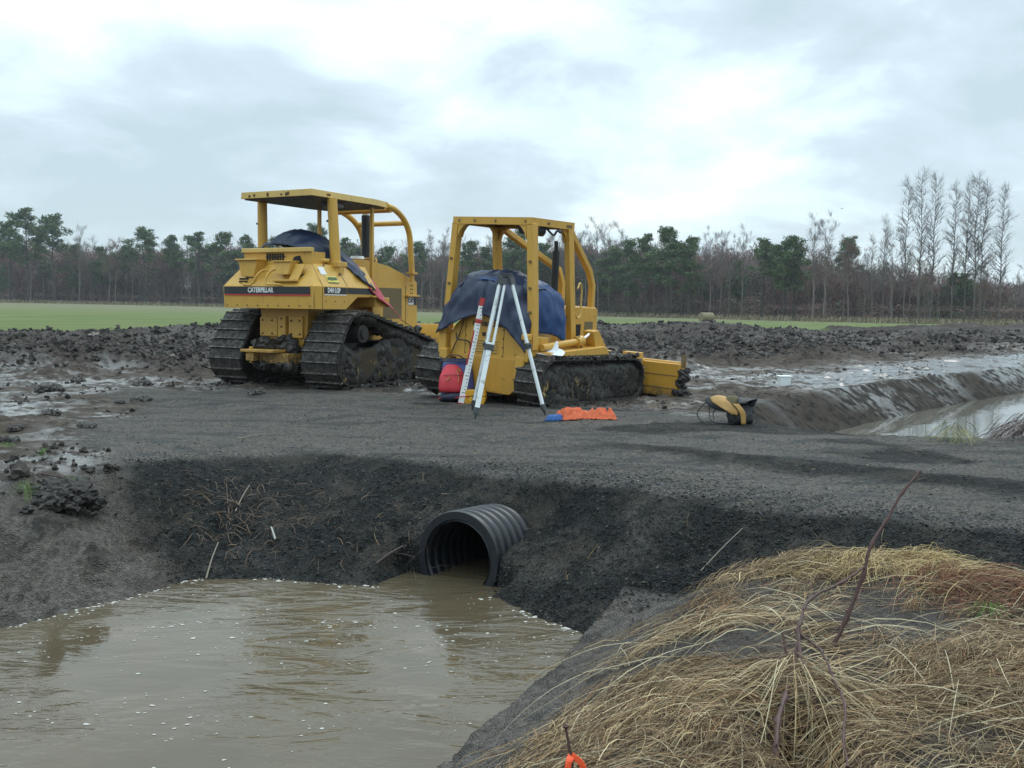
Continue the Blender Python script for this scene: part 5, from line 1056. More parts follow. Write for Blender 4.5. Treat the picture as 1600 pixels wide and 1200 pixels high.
# clods standing out on the mud at left
def clod(label, px, py, s, seed, name='mud_clod', mtl=None, fl=.55, nl=14, spx=.42, rs=.8):
    p = gp(px, py); mb = MB(); rg = random.Random(seed)
    import bmesh
    bm = bmesh.new()
    for j in range(nl):
        c0 = Vector((rg.gauss(0, spx) * s, rg.gauss(0, .25) * s, rg.uniform(-.05, .22) * s * (1 if j else .4))); r0 = s * rs * rg.uniform(.20, .46) * (1.25 if j == 0 else 1)
        q = bmesh.ops.create_icosphere(bm, subdivisions=3, radius=1)['verts']; off = Vector((seed * 7.3 + j * 3.1, 0, 0))
        for v in q:
            c = v.co.copy(); d = .65 * mnoise.noise(c * 1.4 + off) + .45 * mnoise.noise(c * 3.1 + off) + .18 * mnoise.noise(c * 7 + off); c = c * (1 + d); v.co = Vector((c.x * r0, c.y * r0 * .9, c.z * r0 * fl * 1.5)) + c0
    me = bpy.data.meshes.new(name); bm.to_mesh(me); bm.free(); o = link_mesh(name, me, mtl or M_clod); o.location = p; o.rotation_euler = (0, 0, seed); tag(o, label, 'mud clod', 'loose clods on the mud'); return o
for i, (px, py, s, lb) in enumerate(((74, 612, .24, 'large dark sod at far left before the puddle'), (120, 596, .17, 'pointed dark clod standing in the left puddle'), (215, 628, .16, 'low brown clod right of the left puddle'), (188, 630, .08, 'small round clod between two larger ones on the mud'), (78, 648, .13, 'dark clod below the puddle at far left'),
     (136, 668, .11, 'sharp black clod alone on the grey mud at left'), (30, 672, .12, 'dark weedy clod near the left edge of the mud'), (228, 602, .22, 'long brown clod ridge left of the larger dozer'), (398, 616, .17, 'grey clod in front of the larger dozer, between its tracks'), (8, 690, .12, 'brown clod cut by the left edge'))):
    clod(lb, px, py, s, i + 1)
clod('broad dark sod overhanging the left bank', 95, 780, .36, 21, fl=.42, nl=70, spx=.55, rs=.60, mtl=simple('sod', (0.022, 0.018, 0.015), .75, var=.5, scale=9, bmp=.8)); 
# ------------------------------------------------------------------ blades : straw, grass tufts
def blades(name, X0, Y0, ang, L, lift, wdt, colr, mtl, seg=5, curve=.5, zoff=None, droop=None):
    n = len(X0); t = np.linspace(0, 1, seg + 1)[None]; cv = RNG.normal(size=(n, 1)) * curve; a = ang[:, None] + cv * t
    st = L[:, None] / seg; dx = np.sin(a) * st; dy = np.cos(a) * st; Xp = X0[:, None] + np.cumsum(dx, 1) - dx; Yp = Y0[:, None] + np.cumsum(dy, 1) - dy
    zg = height(Xp.ravel(), Yp.ravel(), False).reshape(Xp.shape); off = lift[:, None] * np.sin(np.pi * np.clip(t * 1.05, 0, 1)) ** .8 + .004 + (zoff[:, None] if zoff is not None else 0)
    if droop is not None:
        z0 = droop[:, None]; off = np.maximum(off, z0 * (1 - t ** 1.6))
    Zp = zg + off; P = np.stack([Xp, Yp, Zp], -1); tan = np.gradient(P, axis=1); tan /= np.linalg.norm(tan, axis=2, keepdims=True) + 1e-9
    up = RNG.normal(size=(n, 1, 3)) * .6 + np.array([0, -.3, 1.]); sd_ = np.cross(tan, up); sd_ /= np.linalg.norm(sd_, axis=2, keepdims=True) + 1e-9
    w_ = (wdt[:, None] * (1 - .75 * t ** 2))[..., None] / 2; A_ = P - sd_ * w_; B_ = P + sd_ * w_
    V = np.stack([A_, B_], 2).reshape(-1, 3); base = (np.arange(n) * (seg + 1) * 2)[:, None]; k = np.arange(seg)[None] * 2; f = np.stack([base + k, base + k + 1, base + k + 3, base + k + 2], -1).reshape(-1, 4)
    return big_mesh(name, V, f, mtl, smooth=False, attrs={'tint': np.repeat(colr, (seg + 1) * 2, 0)})
NC = 5200; cx0 = RNG.uniform(-1.6, 5.8, NC); cy0 = RNG.uniform(1.5, 7.0, NC); _, dE_, dK_, _ = base_z(cx0, cy0)
mnd = np.exp(-((cx0 - MOUND[0]) ** 2 / .30 + (cy0 - MOUND[1]) ** 2 / .12)); nz_ = fbm(cx0 * 1.4, cy0 * 1.4, 201, 4)
dn = sstep(.58, .78, dK_ + .35 * (fbm(cx0 * 2.2, cy0 * 2.2, 203, 3) - .5)) * (.14 + .86 * sstep(.40, .52, nz_ + .14 * sstep(4.3, 3.7, cy0))) + mnd + .18 * np.exp(-((dK_ - .36) / .03) ** 2)
pz_ = at(1480, 955, -.12); pq_ = at(1330, 930, -.12); dn = dn * (1 - .88 * np.exp(-((cx0 - pz_.x) ** 2 / .16 + (cy0 - pz_.y) ** 2 / .05))) * (1 - .7 * np.exp(-((cx0 - pq_.x) ** 2 / .05 + (cy0 - pq_.y) ** 2 / .05)))
dn *= (dE_ < .40 + .8 * (nz_ - .5) + .35 * mnd) * (dK_ > .22) * (1 - np.exp(-((cx0 - TUFT[0] + .05) ** 2 / .012 + (cy0 - TUFT[1] + .38) ** 2 / .05))) * (np.abs(np.arctan2(cx0, cy0)) < .60); k = RNG.random(NC) < dn * 1.1; cx0, cy0, mnd = cx0[k], cy0[k], mnd[k]; NC = len(cx0)
cang = np.radians(75 + 150 * (fbm(cx0 * 1.1, cy0 * 1.1, 211, 3) - .5)) + RNG.normal(size=NC) * .55 + (RNG.random(NC) < .12) * RNG.uniform(-1.5, 1.5, NC); clen = np.clip(RNG.lognormal(-1.45, .4, NC), .08, .55); ctn = RNG.uniform(.55, 1.25, NC); clf = np.abs(RNG.normal(size=NC)) * .022
per = RNG.integers(16, 62, NC); ci = np.repeat(np.arange(NC), per); n1 = len(ci); wdt_ = clen[ci] * .16 + .012
bx_ = cx0[ci] + RNG.normal(size=n1) * wdt_; by_ = cy0[ci] + RNG.normal(size=n1) * wdt_
flow = cang[ci] + RNG.normal(size=n1) * .20 + np.where(RNG.random(n1) < .12, RNG.uniform(-1.5, 1.5, n1), 0) + np.where(RNG.random(n1) < .25, math.pi, 0)
L_ = clen[ci] * RNG.uniform(.45, 1.2, n1); lf = clf[ci] + np.abs(RNG.normal(size=n1)) * .012 + .035 * mnd[ci] * RNG.random(n1); wd_ = RNG.uniform(.0012, .0034, n1)
pal = np.array([(.40, .285, .155), (.28, .185, .095), (.17, .105, .052), (.56, .44, .26), (.08, .048, .030), (.29, .155, .07)]); pk = RNG.choice(6, n1, p=[.24, .22, .20, .10, .16, .08]); colr = pal[pk] * (ctn[ci] * RNG.uniform(.6, 1.2, n1))[:, None]
gol = (mnd[ci] > RNG.random(n1)) & (pk != 4); colr[gol] = np.array([.50, .37, .17]) * RNG.uniform(.6, 1.2, (gol.sum(), 1))
red = (RNG.random(n1) < .75 * np.exp(-((bx_ - at(1590, 930, -.1).x) ** 2 / .5 + (by_ - at(1590, 930, -.1).y) ** 2 / .12))); colr[red] = np.array([.19, .075, .04]) * RNG.uniform(.6, 1.3, (red.sum(), 1))
print('STRAW', n1)
o = blades('dry_grass', bx_, by_, flow, L_, lf, wd_, colr, M_blade, zoff=RNG.random(n1) * .022); tag(o, kind='stuff')
# long pale stalks crossing
m1 = 260; bx_ = RNG.uniform(.2, 3.6, m1); by_ = RNG.uniform(2.6, 5.2, m1); _, dE_, dK_, _ = base_z(bx_, by_); k = (dK_ > .5) & (dE_ < .2); bx_, by_ = bx_[k], by_[k]; m1 = len(bx_)
o = blades('pale_stalks', bx_, by_, RNG.uniform(0, 6.28, m1), RNG.uniform(.3, .9, m1), RNG.uniform(.02, .08, m1), RNG.uniform(.003, .005, m1), np.array([.50, .42, .27]) * RNG.uniform(.6, 1.1, (m1, 1)), M_blade, seg=7, curve=.2); tag(o, kind='stuff')
# tussock
def tussock(name, label, cx_, cy_, n, Lr, h, pal_, spread, cat, wd=(.002, .005), back=.35, azc=None, azs=3.14):
    a = RNG.uniform(-math.pi, math.pi, n) if azc is None else RNG.normal(size=n) * azs + azc
    r = RNG.random(n) * spread; X0 = cx_ + np.sin(a) * r; Y0 = cy_ + np.cos(a) * r; L_ = RNG.uniform(*Lr, n); dr = h * RNG.uniform(.3, 1.15, n)
    c = pal_[RNG.integers(0, len(pal_), n)] * RNG.uniform(.6, 1.15, (n, 1))
    o = blades(name, X0, Y0, a, L_, np.full(n, .01), RNG.uniform(*wd, n), c, M_blade, seg=7, curve=.5, droop=dr); tag(o, label, cat); return o
tx_, ty_ = TUFT
pt = np.array([(.50, .40, .24), (.40, .30, .16), (.30, .20, .10), (.55, .48, .30)])
tussock('grass_tussock', 'tall pale straw tussock drooping over a dark hollow', tx_ + .02, ty_ + .05, 48, (.15, .50), .10, pt, .20, 'grass tussock', azc=math.radians(185), azs=.75)
gn = np.array([(.10, .20, .03), (.16, .24, .05), (.07, .14, .03)])
for (px, py, h, nn_, lb) in ((40, 775, .10, 60, 'small bright green grass sprig on the left bank beside the sod'), (118, 762, .06, 90, 'low green weeds behind the sod on the left bank'), (1545, 965, .07, 120, 'green grass sprig in the straw at the right edge'), (12, 700, .05, 60, 'small green tuft on the mud at the left edge'), (68, 708, .04, 60, 'faint green weeds on the mud near the left edge')):
    p = gp(px, py); tussock('green_grass', lb, p.x, p.y, nn_, (h * .5, h * 1.4), h, gn, .03 + .03 * (nn_ > 80), 'grass sprig', (.0015, .003))
p = gp(1490, 688); tussock('grass_clump', 'yellow green grass clump on the road edge against the far pond', p.x, p.y, 150, (.08, .26), .17, np.array([(.24, .25, .08), (.30, .25, .12), (.12, .16, .05)]), .13, 'grass clump', (.003, .006))
p = gp(1590, 690); tussock('brown_weeds', 'dark brown weeds on the pond bank at the right edge', p.x + .5, p.y + .3, 700, (.15, .5), .25, np.array([(.07, .04, .04), (.12, .08, .06)]), .55, 'weeds', (.003, .006))
p = gp(1540, 694); stick('twig', 'thin bent twig reaching over the pond edge', (1540, 692), (1600, 664), .006, M_twigd, lift=.25)
# roots and litter on the torn soil left of the pipe, stalks blown over the road
m1 = 420; rx_ = np.concatenate([RNG.normal(-2.15, .30, m1 - 120), RNG.normal(-1.2, .5, 120)]); ry_ = np.concatenate([RNG.normal(7.75, .38, m1 - 120), RNG.normal(7.6, .4, 120)]); _, dE_, _, _ = base_z(rx_, ry_); k = (dE_ > .05) & (dE_ < 1.9); rx_, ry_ = rx_[k], ry_[k]; m1 = len(rx_)
o = blades('roots', rx_, ry_, RNG.uniform(0, 6.28, m1), RNG.uniform(.05, .22, m1), RNG.uniform(.004, .03, m1), RNG.uniform(.002, .005, m1), np.array([.13, .085, .055]) * RNG.uniform(.3, 1.6, (m1, 1)), M_blade, seg=5, curve=1.2); tag(o, kind='stuff')
rx_, ry_ = wedge(420, 5.5, 16, -30, 32); _, dE_, _, dP_ = base_z(rx_, ry_); k = (dE_ > .3) & (dP_ > .2); rx_, ry_ = rx_[k], ry_[k]; m1 = len(rx_)
o = blades('plant_litter', rx_, ry_, RNG.uniform(0, 6.28, m1), RNG.uniform(.03, .16, m1), RNG.uniform(.002, .012, m1), RNG.uniform(.002, .005, m1), np.array([.26, .18, .09]) * RNG.uniform(.3, 1.3, (m1, 1)), M_blade, seg=4, curve=.6); tag(o, kind='stuff')
# field grass fringe and low growth at the wood's foot is built with the wood below
# ------------------------------------------------------------------ trees
M_bark = simple('pine_bark', (0.050, 0.042, 0.036), .9, var=.4, scale=2); M_barkg = simple('grey_bark', (0.16, 0.132, 0.118), .9, var=.35, scale=2)
M_barkt = simple('dark_bark', (0.115, 0.098, 0.090), .9, var=.35, scale=2); M_need = tintmat('pine_needles', .8, 0, .35, 1.2); M_bud = tintmat('bud_haze', .8, 0, .3, 1.2)
def tube_np(P, R, n=4):
    """light polyline tube -> verts, quads"""
    P = np.asarray(P, float); m_ = len(P); t = np.gradient(P, axis=0); t /= np.linalg.norm(t, axis=1)[:, None] + 1e-9
    ref = np.where(np.abs(t[:, 2:3]) > .9, np.array([[1, 0, 0.]]), np.array([[0, 0, 1.]])); a = np.cross(t, ref); a /= np.linalg.norm(a, axis=1)[:, None] + 1e-9; b_ = np.cross(t, a)
    an = np.arange(n) * 2 * math.pi / n; V = P[:, None] + (a[:, None] * np.cos(an)[None, :, None] + b_[:, None] * np.sin(an)[None, :, None]) * np.asarray(R)[:, None, None]
    i = np.arange(m_ - 1)[:, None] * n; k = np.arange(n)[None]; F_ = np.stack([i + k, i + (k + 1) % n, i + n + (k + 1) % n, i + n + k], -1).reshape(-1, 4); return V.reshape(-1, 3), F_
class Acc:
    def __init__(s): s.V = []; s.F = []; s.n = 0; s.C = []
    def add(s, V, F_, c=None): s.V.append(V); s.F.append(F_ + s.n); s.n += len(V); s.C.append(np.repeat(np.array([c if c is not None else (1, 1, 1)], float), len(V), 0) if c is None or np.ndim(c) == 1 else c)
    def get(s): return np.concatenate(s.V), np.concatenate(s.F), np.concatenate(s.C)
def rvec(): v = RNG.normal(size=3); return v / np.linalg.norm(v)
def leaves(acc, c, rad, n, size, pal_, flat=.7, up=0.0, asp=.28):
    d = RNG.normal(size=(n, 3)); d /= np.linalg.norm(d, axis=1)[:, None]; P = c + d * (RNG.random((n, 1)) ** .5) * rad * np.array([1, 1, flat])
    a = RNG.normal(size=(n, 3)); a[:, 2] = np.abs(a[:, 2]) * .6 + up; a /= np.linalg.norm(a, axis=1)[:, None]; b_ = np.cross(a, RNG.normal(size=(n, 3))); b_ /= np.linalg.norm(b_, axis=1)[:, None] + 1e-9
    s = size * RNG.uniform(.6, 1.4, (n, 1)); V = np.stack([P - b_ * s * asp, P + b_ * s * asp, P + a * s + b_ * s * .08, P + a * s - b_ * s * .08], 1)
    col_ = pal_[RNG.integers(0, len(pal_), n)] * RNG.uniform(.65, 1.3, (n, 1)); acc.add(V.reshape(-1, 3), np.arange(n * 4).reshape(n, 4), np.repeat(col_, 4, 0))
PN = np.array([(.095, .145, .066), (.120, .165, .072), (.070, .118, .058), (.140, .160, .070)])
def pine(seed, H=15., crown=.45, full=1.0, wide=2.6):
    global RNG
    keep = RNG; RNG = np.random.default_rng(seed); T_ = Acc(); L = Acc()
    zs = np.linspace(0, H, 10); wob = np.cumsum(RNG.normal(size=(10, 2)) * .07, 0); P = np.stack([wob[:, 0], wob[:, 1], zs], 1); V, F_ = tube_np(P, .17 * (1 - zs / H * .85), 7); T_.add(V, F_)
    nb_ = int(34 * full)
    for i in range(nb_):
        u = crown + (1 - crown) * (i + RNG.random()) / nb_; z = u * H; fr = (u - crown) / (1 - crown); ln = wide * (1.0 - .75 * fr ** 1.6) * (.45 + .75 * min(1, fr * 4 + .2)) * RNG.uniform(.5, 1.15); a = RNG.random() * 6.28
        b0 = np.array([np.interp(z, zs, P[:, 0]), np.interp(z, zs, P[:, 1]), z]); tip = b0 + np.array([math.cos(a) * ln, math.sin(a) * ln, ln * RNG.uniform(.0, .55)]); mid = (b0 + tip) / 2 + np.array([0, 0, -.12 * ln])
        V, F_ = tube_np([b0, mid, tip], [.045, .03, .012], 3); T_.add(V, F_)
        for k in range(3 if ln > 1 else 2):
            c = b0 + (tip - b0) * RNG.uniform(.5, 1.05) + RNG.normal(size=3) * .25 * min(1, ln); leaves(L, c, RNG.uniform(.45, .85), int(62 * full), .30, PN, .75, .2, .22)
    leaves(L, np.array([P[-1, 0], P[-1, 1], H]), .7, 60, .35, PN, 1.0, .3)
    # dead twigs below the crown
    for i in range(16):
        z = H * RNG.uniform(.2, crown + .05); a = RNG.random() * 6.28; ln = RNG.uniform(.4, 1.5); b0 = np.array([np.interp(z, zs, P[:, 0]), np.interp(z, zs, P[:, 1]), z]); V, F_ = tube_np([b0, b0 + np.array([math.cos(a) * ln, math.sin(a) * ln, ln * .15])], [.02, .006], 3); T_.add(V, F_)
    RNG = keep; return T_.get(), L.get()
def bare(seed, H=15., habit='round', buds=None, dens=1.0):
    global RNG
    keep = RNG; RNG = np.random.default_rng(seed); T_ = Acc(); B_ = Acc(); ends = []
    zs = np.linspace(0, H, 12); wob = np.cumsum(RNG.normal(size=(12, 2)) * (.09 if habit != 'tall' else .05), 0); P = np.stack([wob[:, 0], wob[:, 1], zs], 1); V, F_ = tube_np(P, (.15 if habit != 'tall' else .080) * (H / 15) * (1 - zs / H * .93), 6); T_.add(V, F_)
    def grow(b0, d, ln, r, lv):
        n_ = 4; pts = [b0]; dd = d.copy()
        for i in range(n_):
            dd = dd + RNG.normal(size=3) * .13 + np.array([0, 0, .10 if habit != 'tall' else .06]); dd /= np.linalg.norm(dd); pts.append(pts[-1] + dd * ln / n_)
        V, F_ = tube_np(pts, np.linspace(r, r * .3, n_ + 1), 3); B_.add(V, F_)
        if lv <= 0:
            for q_ in range(1, n_ + 1): ends.append((pts[q_], dd))
            return
        for _ in range(int((4 if lv == 2 else 5) * dens + RNG.random())):
            i = RNG.uniform(.25, 1) * n_; p = pts[int(i)] + (pts[min(int(i) + 1, n_)] - pts[int(i)]) * (i % 1); d2 = dd + rvec() * .85; d2[2] += .15; d2 /= np.linalg.norm(d2); grow(p, d2, ln * RNG.uniform(.38, .62), r * .5, lv - 1)
    nb_ = int({'tall': 72, 'round': 24, 'sapling': 14}[habit] * dens); lo = {'tall': .30, 'round': .35, 'sapling': .3}[habit]
    for i in range(nb_):
        u = lo + (.98 - lo) * (i + RNG.random()) / nb_; z = u * H; fr = (u - lo) / (1 - lo); a = RNG.random() * 6.28
        if habit == 'tall': ln = H * .105 * (1 - .60 * fr) * (.55 + min(fr * 3, .45)) * RNG.uniform(.7, 1.2); el = .8; lv = 1
        elif habit == 'round': ln = H * .22 * (1 - .5 * fr) * RNG.uniform(.6, 1.15); el = 1.0; lv = 2
        else: ln = H * .16 * (1 - .5 * fr) * RNG.uniform(.6, 1.1); el = .9; lv = 1
        b0 = np.array([np.interp(z, zs, P[:, 0]), np.interp(z, zs, P[:, 1]), z]); d = np.array([math.cos(a), math.sin(a), el]); d /= np.linalg.norm(d); grow(b0, d, ln, .045 * (H / 15) * (1 - .5 * fr), lv)
    tw = np.array([(1., 1, 1)])
    if ends and habit == 'tall': ends = [e_ for e_ in ends if RNG.random() < .55]
    if ends:
        E_ = np.repeat(np.array([e_[0] for e_ in ends]), 2, 0); D_ = np.repeat(np.array([e_[1] for e_ in ends]), 2, 0); k_ = len(E_); D_ = D_ + RNG.normal(size=(k_, 3)) * .55 + np.array([0, 0, .25]); D_ /= np.linalg.norm(D_, axis=1)[:, None]
        W_ = np.cross(D_, RNG.normal(size=(k_, 3))); W_ /= np.linalg.norm(W_, axis=1)[:, None] + 1e-9; ln_ = RNG.uniform(.25, .75, (k_, 1)); wd__ = .007 if habit != 'tall' else .0050
        B_.add(np.stack([E_ - W_ * wd__, E_ + W_ * wd__, E_ + D_ * ln_ + W_ * wd__ * .5, E_ + D_ * ln_ - W_ * wd__ * .5], 1).reshape(-1, 3), np.arange(k_ * 4).reshape(k_, 4))
    L = Acc()
    if buds is not None:
        for e_ in ends:
            if RNG.random() < .35: leaves(L, e_[0], .38, 6, .12, buds, 1, .2)
    RNG = keep; return T_.get(), B_.get(), (L.get() if buds is not None else None)
def mesh_of(name, g, mtl, tint=False):
    V, F_, C_ = g; o = big_mesh(name, V, F_, mtl, smooth=False, attrs={'tint': C_} if tint else None); me = o.data; bpy.data.objects.remove(o); return me
PINES = []
for sd_, kw in ((1, dict(crown=.45)), (2, dict(crown=.55, wide=2.3)), (3, dict(crown=.38, full=1.15, wide=2.9)), (4, dict(crown=.6, wide=2.6, full=.9)), (5, dict(crown=.3, full=1.1, wide=2.3))):
    t_, l_ = pine(sd_, 15, **kw); PINES.append((mesh_of('trunk', t_, M_bark), mesh_of('crown', l_, M_need, True)))
RB = np.array([(.22, .085, .07), (.18, .08, .07), (.24, .10, .07)]); OB = np.array([(.18, .12, .04), (.15, .115, .05)])
BARES = {}
for key, sds, hab, bd_, dn_ in (('round', (11, 12, 13), 'round', None, .9), ('tall', (21, 22, 23), 'tall', None, 1.0), ('red', (31, 32), 'round', RB, .85), ('olive', (41,), 'round', OB, .85), ('sap', (51, 52, 53), 'sapling', None, 1.0)):
    BARES[key] = []
    for sd_ in sds:
        t_, b_, l_ = bare(sd_, 15, hab, bd_, dn_); BARES[key].append((mesh_of('trunk', t_, M_barkg if key != 'tall' else M_barkt), mesh_of('branches', b_, M_barkg if key != 'tall' else M_barkt), mesh_of('buds', l_, M_bud, True) if l_ is not None else None))
def tline(px):          # distance of the wood's edge seen in direction px
    return float(np.interp(px, [-100, 300, 700, 1000, 1250, 1400, 1700], [232, 225, 205, 180, 150, 138, 128]))
TREEN = 0
def place(kind, px, topy, D, label, cat, group, var=None, wid=1.0):
    global TREEN
    TREEN += 1; rg = random.Random(TREEN * 17 + 5); d = ray(px, 480); X_ = d.x / d.y * D; Y_ = D; zg = gz(X_, Y_)
    hz_ = 600 + 0; q = aty(px, topy, Y_); H = max(2.5, q.z - zg); s = H / 15.0
    if kind == 'pine': src = PINES[rg.randrange(5) if var is None else var]; names = ('trunk', 'crown')
    else: L_ = BARES[kind]; src = L_[rg.randrange(len(L_)) if var is None else var]; names = ('trunk', 'branches', 'buds')
    nm = {'pine': 'pine_tree', 'round': 'bare_tree', 'tall': 'tall_bare_tree', 'red': 'budding_tree', 'olive': 'budding_tree', 'sap': 'sapling'}[kind]
    r = empty(nm, (X_, Y_, zg - .1), (0, 0, rg.random() * 6.28)); w_ = s * wid * rg.uniform(.9, 1.1) * (1.25 if kind == 'pine' else 1.0); r.scale = (w_, w_, s); tag(r, label, cat, group)
    for me, nn_ in zip(src, names):
        if me is None: continue
        o = bpy.data.objects.new('crown' if nn_ == 'branches' else nn_, me); col.objects.link(o); o.parent = r
    return r
G1 = 'pines along the edge of the wood'
for px, ty, dd, v, lb in ((18, 350, -4, 1, 'pine cut by the left edge of the picture'), (44, 331, -8, 0, 'tallest pine at the left, second from the edge'), (84, 339, -8, 3, 'broad topped pine right of the tallest left pine'),
        (228, 359, -3, 3, 'flat topped pine standing alone between bare trees, left'), (268, 371, 0, 1, None), (312, 367, -1, 0, 'pine left of the larger dozer canopy post'), (348, 366, -1, 2, None), (384, 370, 0, 4, None), (120, 384, 3, 4, None), (160, 388, 3, 2, None), (195, 386, 4, 1, None),
        (432, 374, 0, 2, 'pine seen through the larger dozer canopy, left one'), (493, 355, -2, 3, 'round topped pine seen through the larger dozer canopy'), (540, 376, 0, 0, None), (566, 384, 2, 1, None), (604, 388, 2, 2, None), (655, 381, 0, 3, 'round topped pine between the two dozers'),
        (733, 380, -3, 2, 'bushy pine seen through the smaller dozer frame, left'), (800, 372, -2, 4, 'bushy pine seen through the smaller dozer frame, centre'), (818, 358, -3, 2, 'pine behind the smaller dozer near post'), (760, 388, 0, 4, None), (850, 384, 0, 1, None),
        (956, 388, -5, 2, 'low dark pine first right of the smaller dozer'), (984, 378, -6, 4, 'second dark pine right of the smaller dozer'), (1010, 370, -6, 0, 'third dark pine right of the smaller dozer'), (1044, 359, -8, 2, 'tallest of the dark pines left of the hay bale'), (1076, 373, -6, 4, 'dark pine above the hay bale'), (925, 400, 2, 2, None),
        (1190, 377, -6, 3, 'narrow pine, left of the pair beyond the hay bale'), (1226, 380, -4, 0, None), (1238, 372, -6, 2, 'dense pine, right of the pair beyond the hay bale'), (1324, 374, 10, 3, 'pine behind the reddish budding tree'), (1146, 430, 5, 2, None), (1310, 470, 0, 4, None)):
    place('pine', px, ty, tline(px) + dd, lb or 'dark pine among the trees along the far edge of the field', 'pine', G1, v)
G2 = 'bare trees along the edge of the wood'
for k_, px, ty, dd, v, lb in (('tall', 1413, 278, -6, 0, 'tall bare tree, left of the tallest trio'), ('tall', 1436, 268, -6, 1, 'tallest bare tree, middle of the trio'), ('tall', 1452, 274, -4, 2, 'tall bare tree, right of the tallest trio'), ('tall', 1489, 286, -3, 0, 'slim tall bare tree between the trio and the next group'),
        ('tall', 1508, 281, -4, 2, 'tall bare tree, left one of the group of three'), ('tall', 1519, 274, -5, 1, 'tall bare tree, middle one of the group of three'), ('tall', 1530, 281, -4, 0, 'tall bare tree, right one of the group of three'), ('tall', 1560, 290, -5, 2, 'tall bare tree nearest the right edge'),
        ('tall', 1378, 338, -5, 1, 'dense bare tree just left of the tall trio'), ('tall', 1358, 366, -2, 0, None), ('round', 1272, 351, -8, 0, 'wide bare tree left of the reddish budding tree, left trunk'), ('round', 1289, 349, -8, 1, 'wide bare tree left of the reddish budding tree, right trunk'),
        ('red', 1326, 380, -6, 0, 'reddish budding tree right of the wide bare trees'), ('round', 1398, 368, -3, 2, None), ('round', 935, 356, -2, 0, 'bare tree just right of the smaller dozer'), ('round', 915, 366, -1, 1, None), ('round', 955, 360, -1, 2, None), ('round', 975, 364, 1, 0, None),
        ('round', 1108, 368, -4, 1, 'bare tree just right of the hay bale'), ('round', 1125, 372, -2, 2, None), ('round', 1160, 366, -4, 0, 'bare tree left of the narrow pine'), ('round', 1140, 380, 0, 1, None), ('round', 125, 362, -3, 2, 'bare tree right of the left pines'), ('red', 180, 380, -3, 0, 'reddish tree in the left part of the wood'), ('olive', 170, 388, -5, 0, 'yellowish green budding tree in the left wood'),
        ('round', 672, 372, 0, 1, None), ('round', 690, 370, 0, 0, None), ('red', 640, 392, 1, 1, None), ('round', 770, 378, 2, 2, None), ('round', 885, 366, 0, 0, None), ('round', 870, 372, 2, 1, None)):
    place(k_, px, ty, tline(px) + dd, lb or 'bare grey tree in the row at the far edge of the field', 'tree', G2, v, 1.0)
rg = random.Random(5)
for i in range(112):
    px = -30 + 1660 * i / 111 + rg.uniform(-6, 6); base = float(np.interp(px, [0, 100, 340, 560, 700, 900, 1100, 1260, 1400, 1600], [382, 388, 385, 392, 385, 378, 382, 392, 405, 425])); ty = base + rg.uniform(-6, 34)
    k_ = rg.choices(['round', 'red', 'olive', 'sap', 'pine'], [.36, .24 if px < 1300 else .1, .08, .16, .16 if px < 1250 else .04])[0]
    if k_ == 'pine': place('pine', px, ty + 14, tline(px) + rg.uniform(2, 14), 'dark pine among the trees along the far edge of the field', 'pine', G1)
    else: place(k_, px, ty, tline(px) + rg.uniform(-4, 14), {'round': 'bare grey tree in the row at the far edge of the field', 'red': 'reddish budding tree in the row at the far edge of the field', 'olive': 'olive budding tree in the row at the far edge of the field', 'sap': 'thin bare sapling in the row at the far edge of the field'}[k_], 'tree', G2)
# the mass of the wood behind, and the brush at its foot : one countless mass each
def massed(name, n, src, pxr, dr, hr, mtl, tint=False, wid=1.0):
    Vs = []; Fs = []; Cs = []; k = 0
    for i in range(n):
        px = rg.uniform(*pxr); D = tline(px) + rg.uniform(*dr); d = ray(px, 480); X_ = d.x / d.y * D; zg = gz(X_, D); me = src[rg.randrange(len(src))]; top = float(np.interp(px, [0, 340, 560, 900, 1100, 1300, 1450, 1600], hr)) + rg.uniform(-8, 40); H = max(3, aty(px, top, D).z - zg); s = H / 15
        V, F_, C_ = me; a = rg.random() * 6.28; R_ = np.array([[math.cos(a), -math.sin(a), 0], [math.sin(a), math.cos(a), 0], [0, 0, 1]]); VV = (V * np.array([s * wid, s * wid, s])) @ R_.T + np.array([X_, D, zg - .1]); Vs.append(VV); Fs.append(F_ + k); Cs.append(C_); k += len(V)
    o = big_mesh(name, np.concatenate(Vs), np.concatenate(Fs), mtl, smooth=False, attrs={'tint': np.concatenate(Cs)} if tint else None); tag(o, kind='stuff'); return o
def thin(seed):
    t_, b_, _ = bare(seed, 15, 'sapling', None, .9); k = len(t_[0]); return (np.concatenate([t_[0], b_[0]]), np.concatenate([t_[1], b_[1] + k]), np.concatenate([t_[2], b_[2]]))
massed('distant_wood', 900, [thin(s_) for s_ in (61, 62, 63, 64)], (-80, 1680), (4, 60), [380, 380, 386, 378, 384, 398, 414, 428], simple('wood_bark', (0.17, 0.135, 0.122), .9, var=.4, scale=.5), wid=1.3)
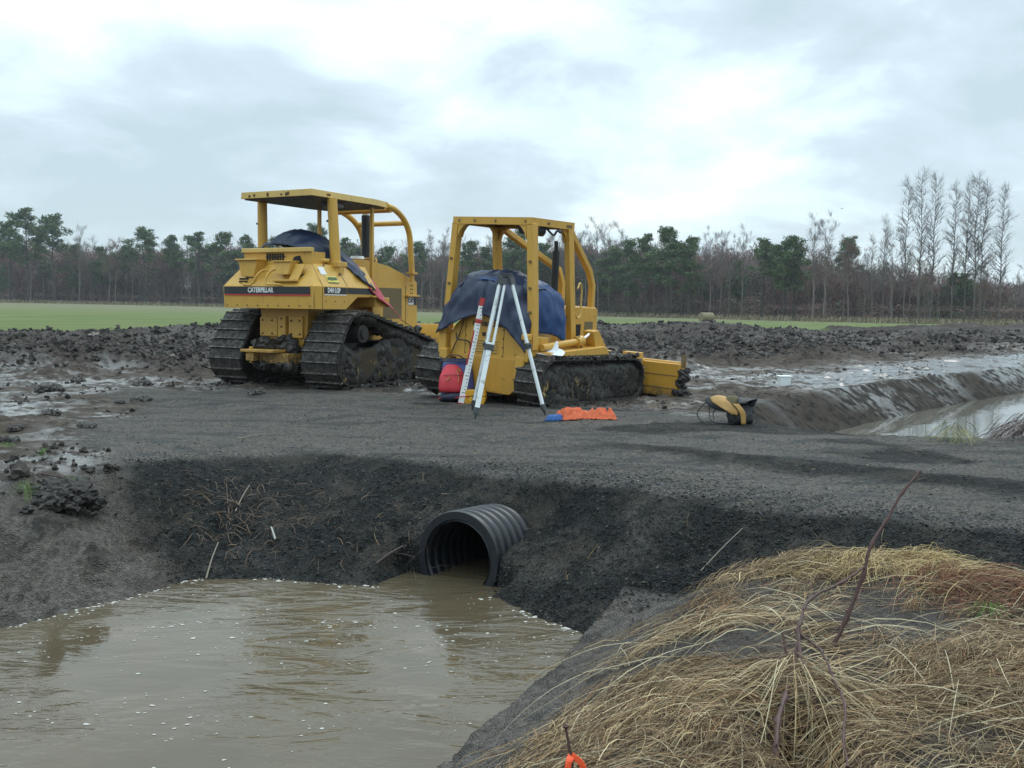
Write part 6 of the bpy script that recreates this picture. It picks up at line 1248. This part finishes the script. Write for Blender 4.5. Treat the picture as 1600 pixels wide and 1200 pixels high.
def bush(seed, pal_, n=420, tall=12, size=.55, asp=.28, sx_=2.6, up=.1, m_=9):
    global RNG
    keep = RNG; RNG = np.random.default_rng(seed); L = Acc()
    for i in range(m_): leaves(L, np.array([RNG.normal() * sx_, RNG.normal() * 1.5, RNG.uniform(1, tall)]), RNG.uniform(1.6, 3.0), n // m_, size, pal_, 1.0, up, asp)
    RNG = keep; return L.get()
BP1 = np.array([(.17, .115, .10), (.22, .125, .108), (.15, .12, .10), (.24, .115, .10)]); BP2 = np.array([(.078, .098, .044), (.066, .080, .044), (.115, .095, .050)])
massed('wood_thicket', 520, [bush(71, BP1, 2200, 13, 1.1, .022, 2.2, .8, 16), bush(72, BP1, 2200, 13, 1.1, .022, 2.2, .8, 16), bush(73, BP2, 900, 10, .5, .2)], (-80, 1680), (6, 50), [384, 384, 390, 386, 390, 404, 424, 434], M_bud, True, 1.0)
massed('undergrowth', 260, [bush(81, BP2, 420, 12, .4, .2), bush(82, BP1, 420, 12, .7, .05)], (-80, 1680), (-6, 12), [455, 455, 456, 456, 458, 462, 466, 468], M_bud, True, 3.0)
# rank straw along the foot of the wood
n1 = 9000; px_ = RNG.uniform(-60, 1660, n1); D_ = np.array([tline(p) for p in px_]) + RNG.uniform(-14, 4, n1); rx = (px_ - 800) / FPX; X0 = rx * D_
o = blades('field_straw', X0, D_, RNG.uniform(0, 6.28, n1), RNG.uniform(.3, .9, n1), RNG.uniform(.2, .8, n1), RNG.uniform(.06, .16, n1), np.array([.24, .20, .12]) * RNG.uniform(.5, 1.2, (n1, 1)), M_blade, seg=2); tag(o, kind='stuff')

# ------------------------------------------------------------------ damp air
hz_box = MB().box(-330, 330, -12, 330, -2.2, 45).build('haze', None); tag(hz_box, kind='stuff')
hm = bpy.data.materials.new('damp_air'); hm.use_nodes = True; ht = NT(hm.node_tree); hm.node_tree.nodes.clear()
pv = ht.n('ShaderNodeVolumePrincipled'); pv.inputs['Color'].default_value = (.86, .93, 1, 1); pv.inputs['Density'].default_value = .00032; pv.inputs['Anisotropy'].default_value = 0.2
ho = ht.n('ShaderNodeOutputMaterial'); ht.link(pv.outputs[0], ho.inputs['Volume']); hz_box.data.materials.append(hm)
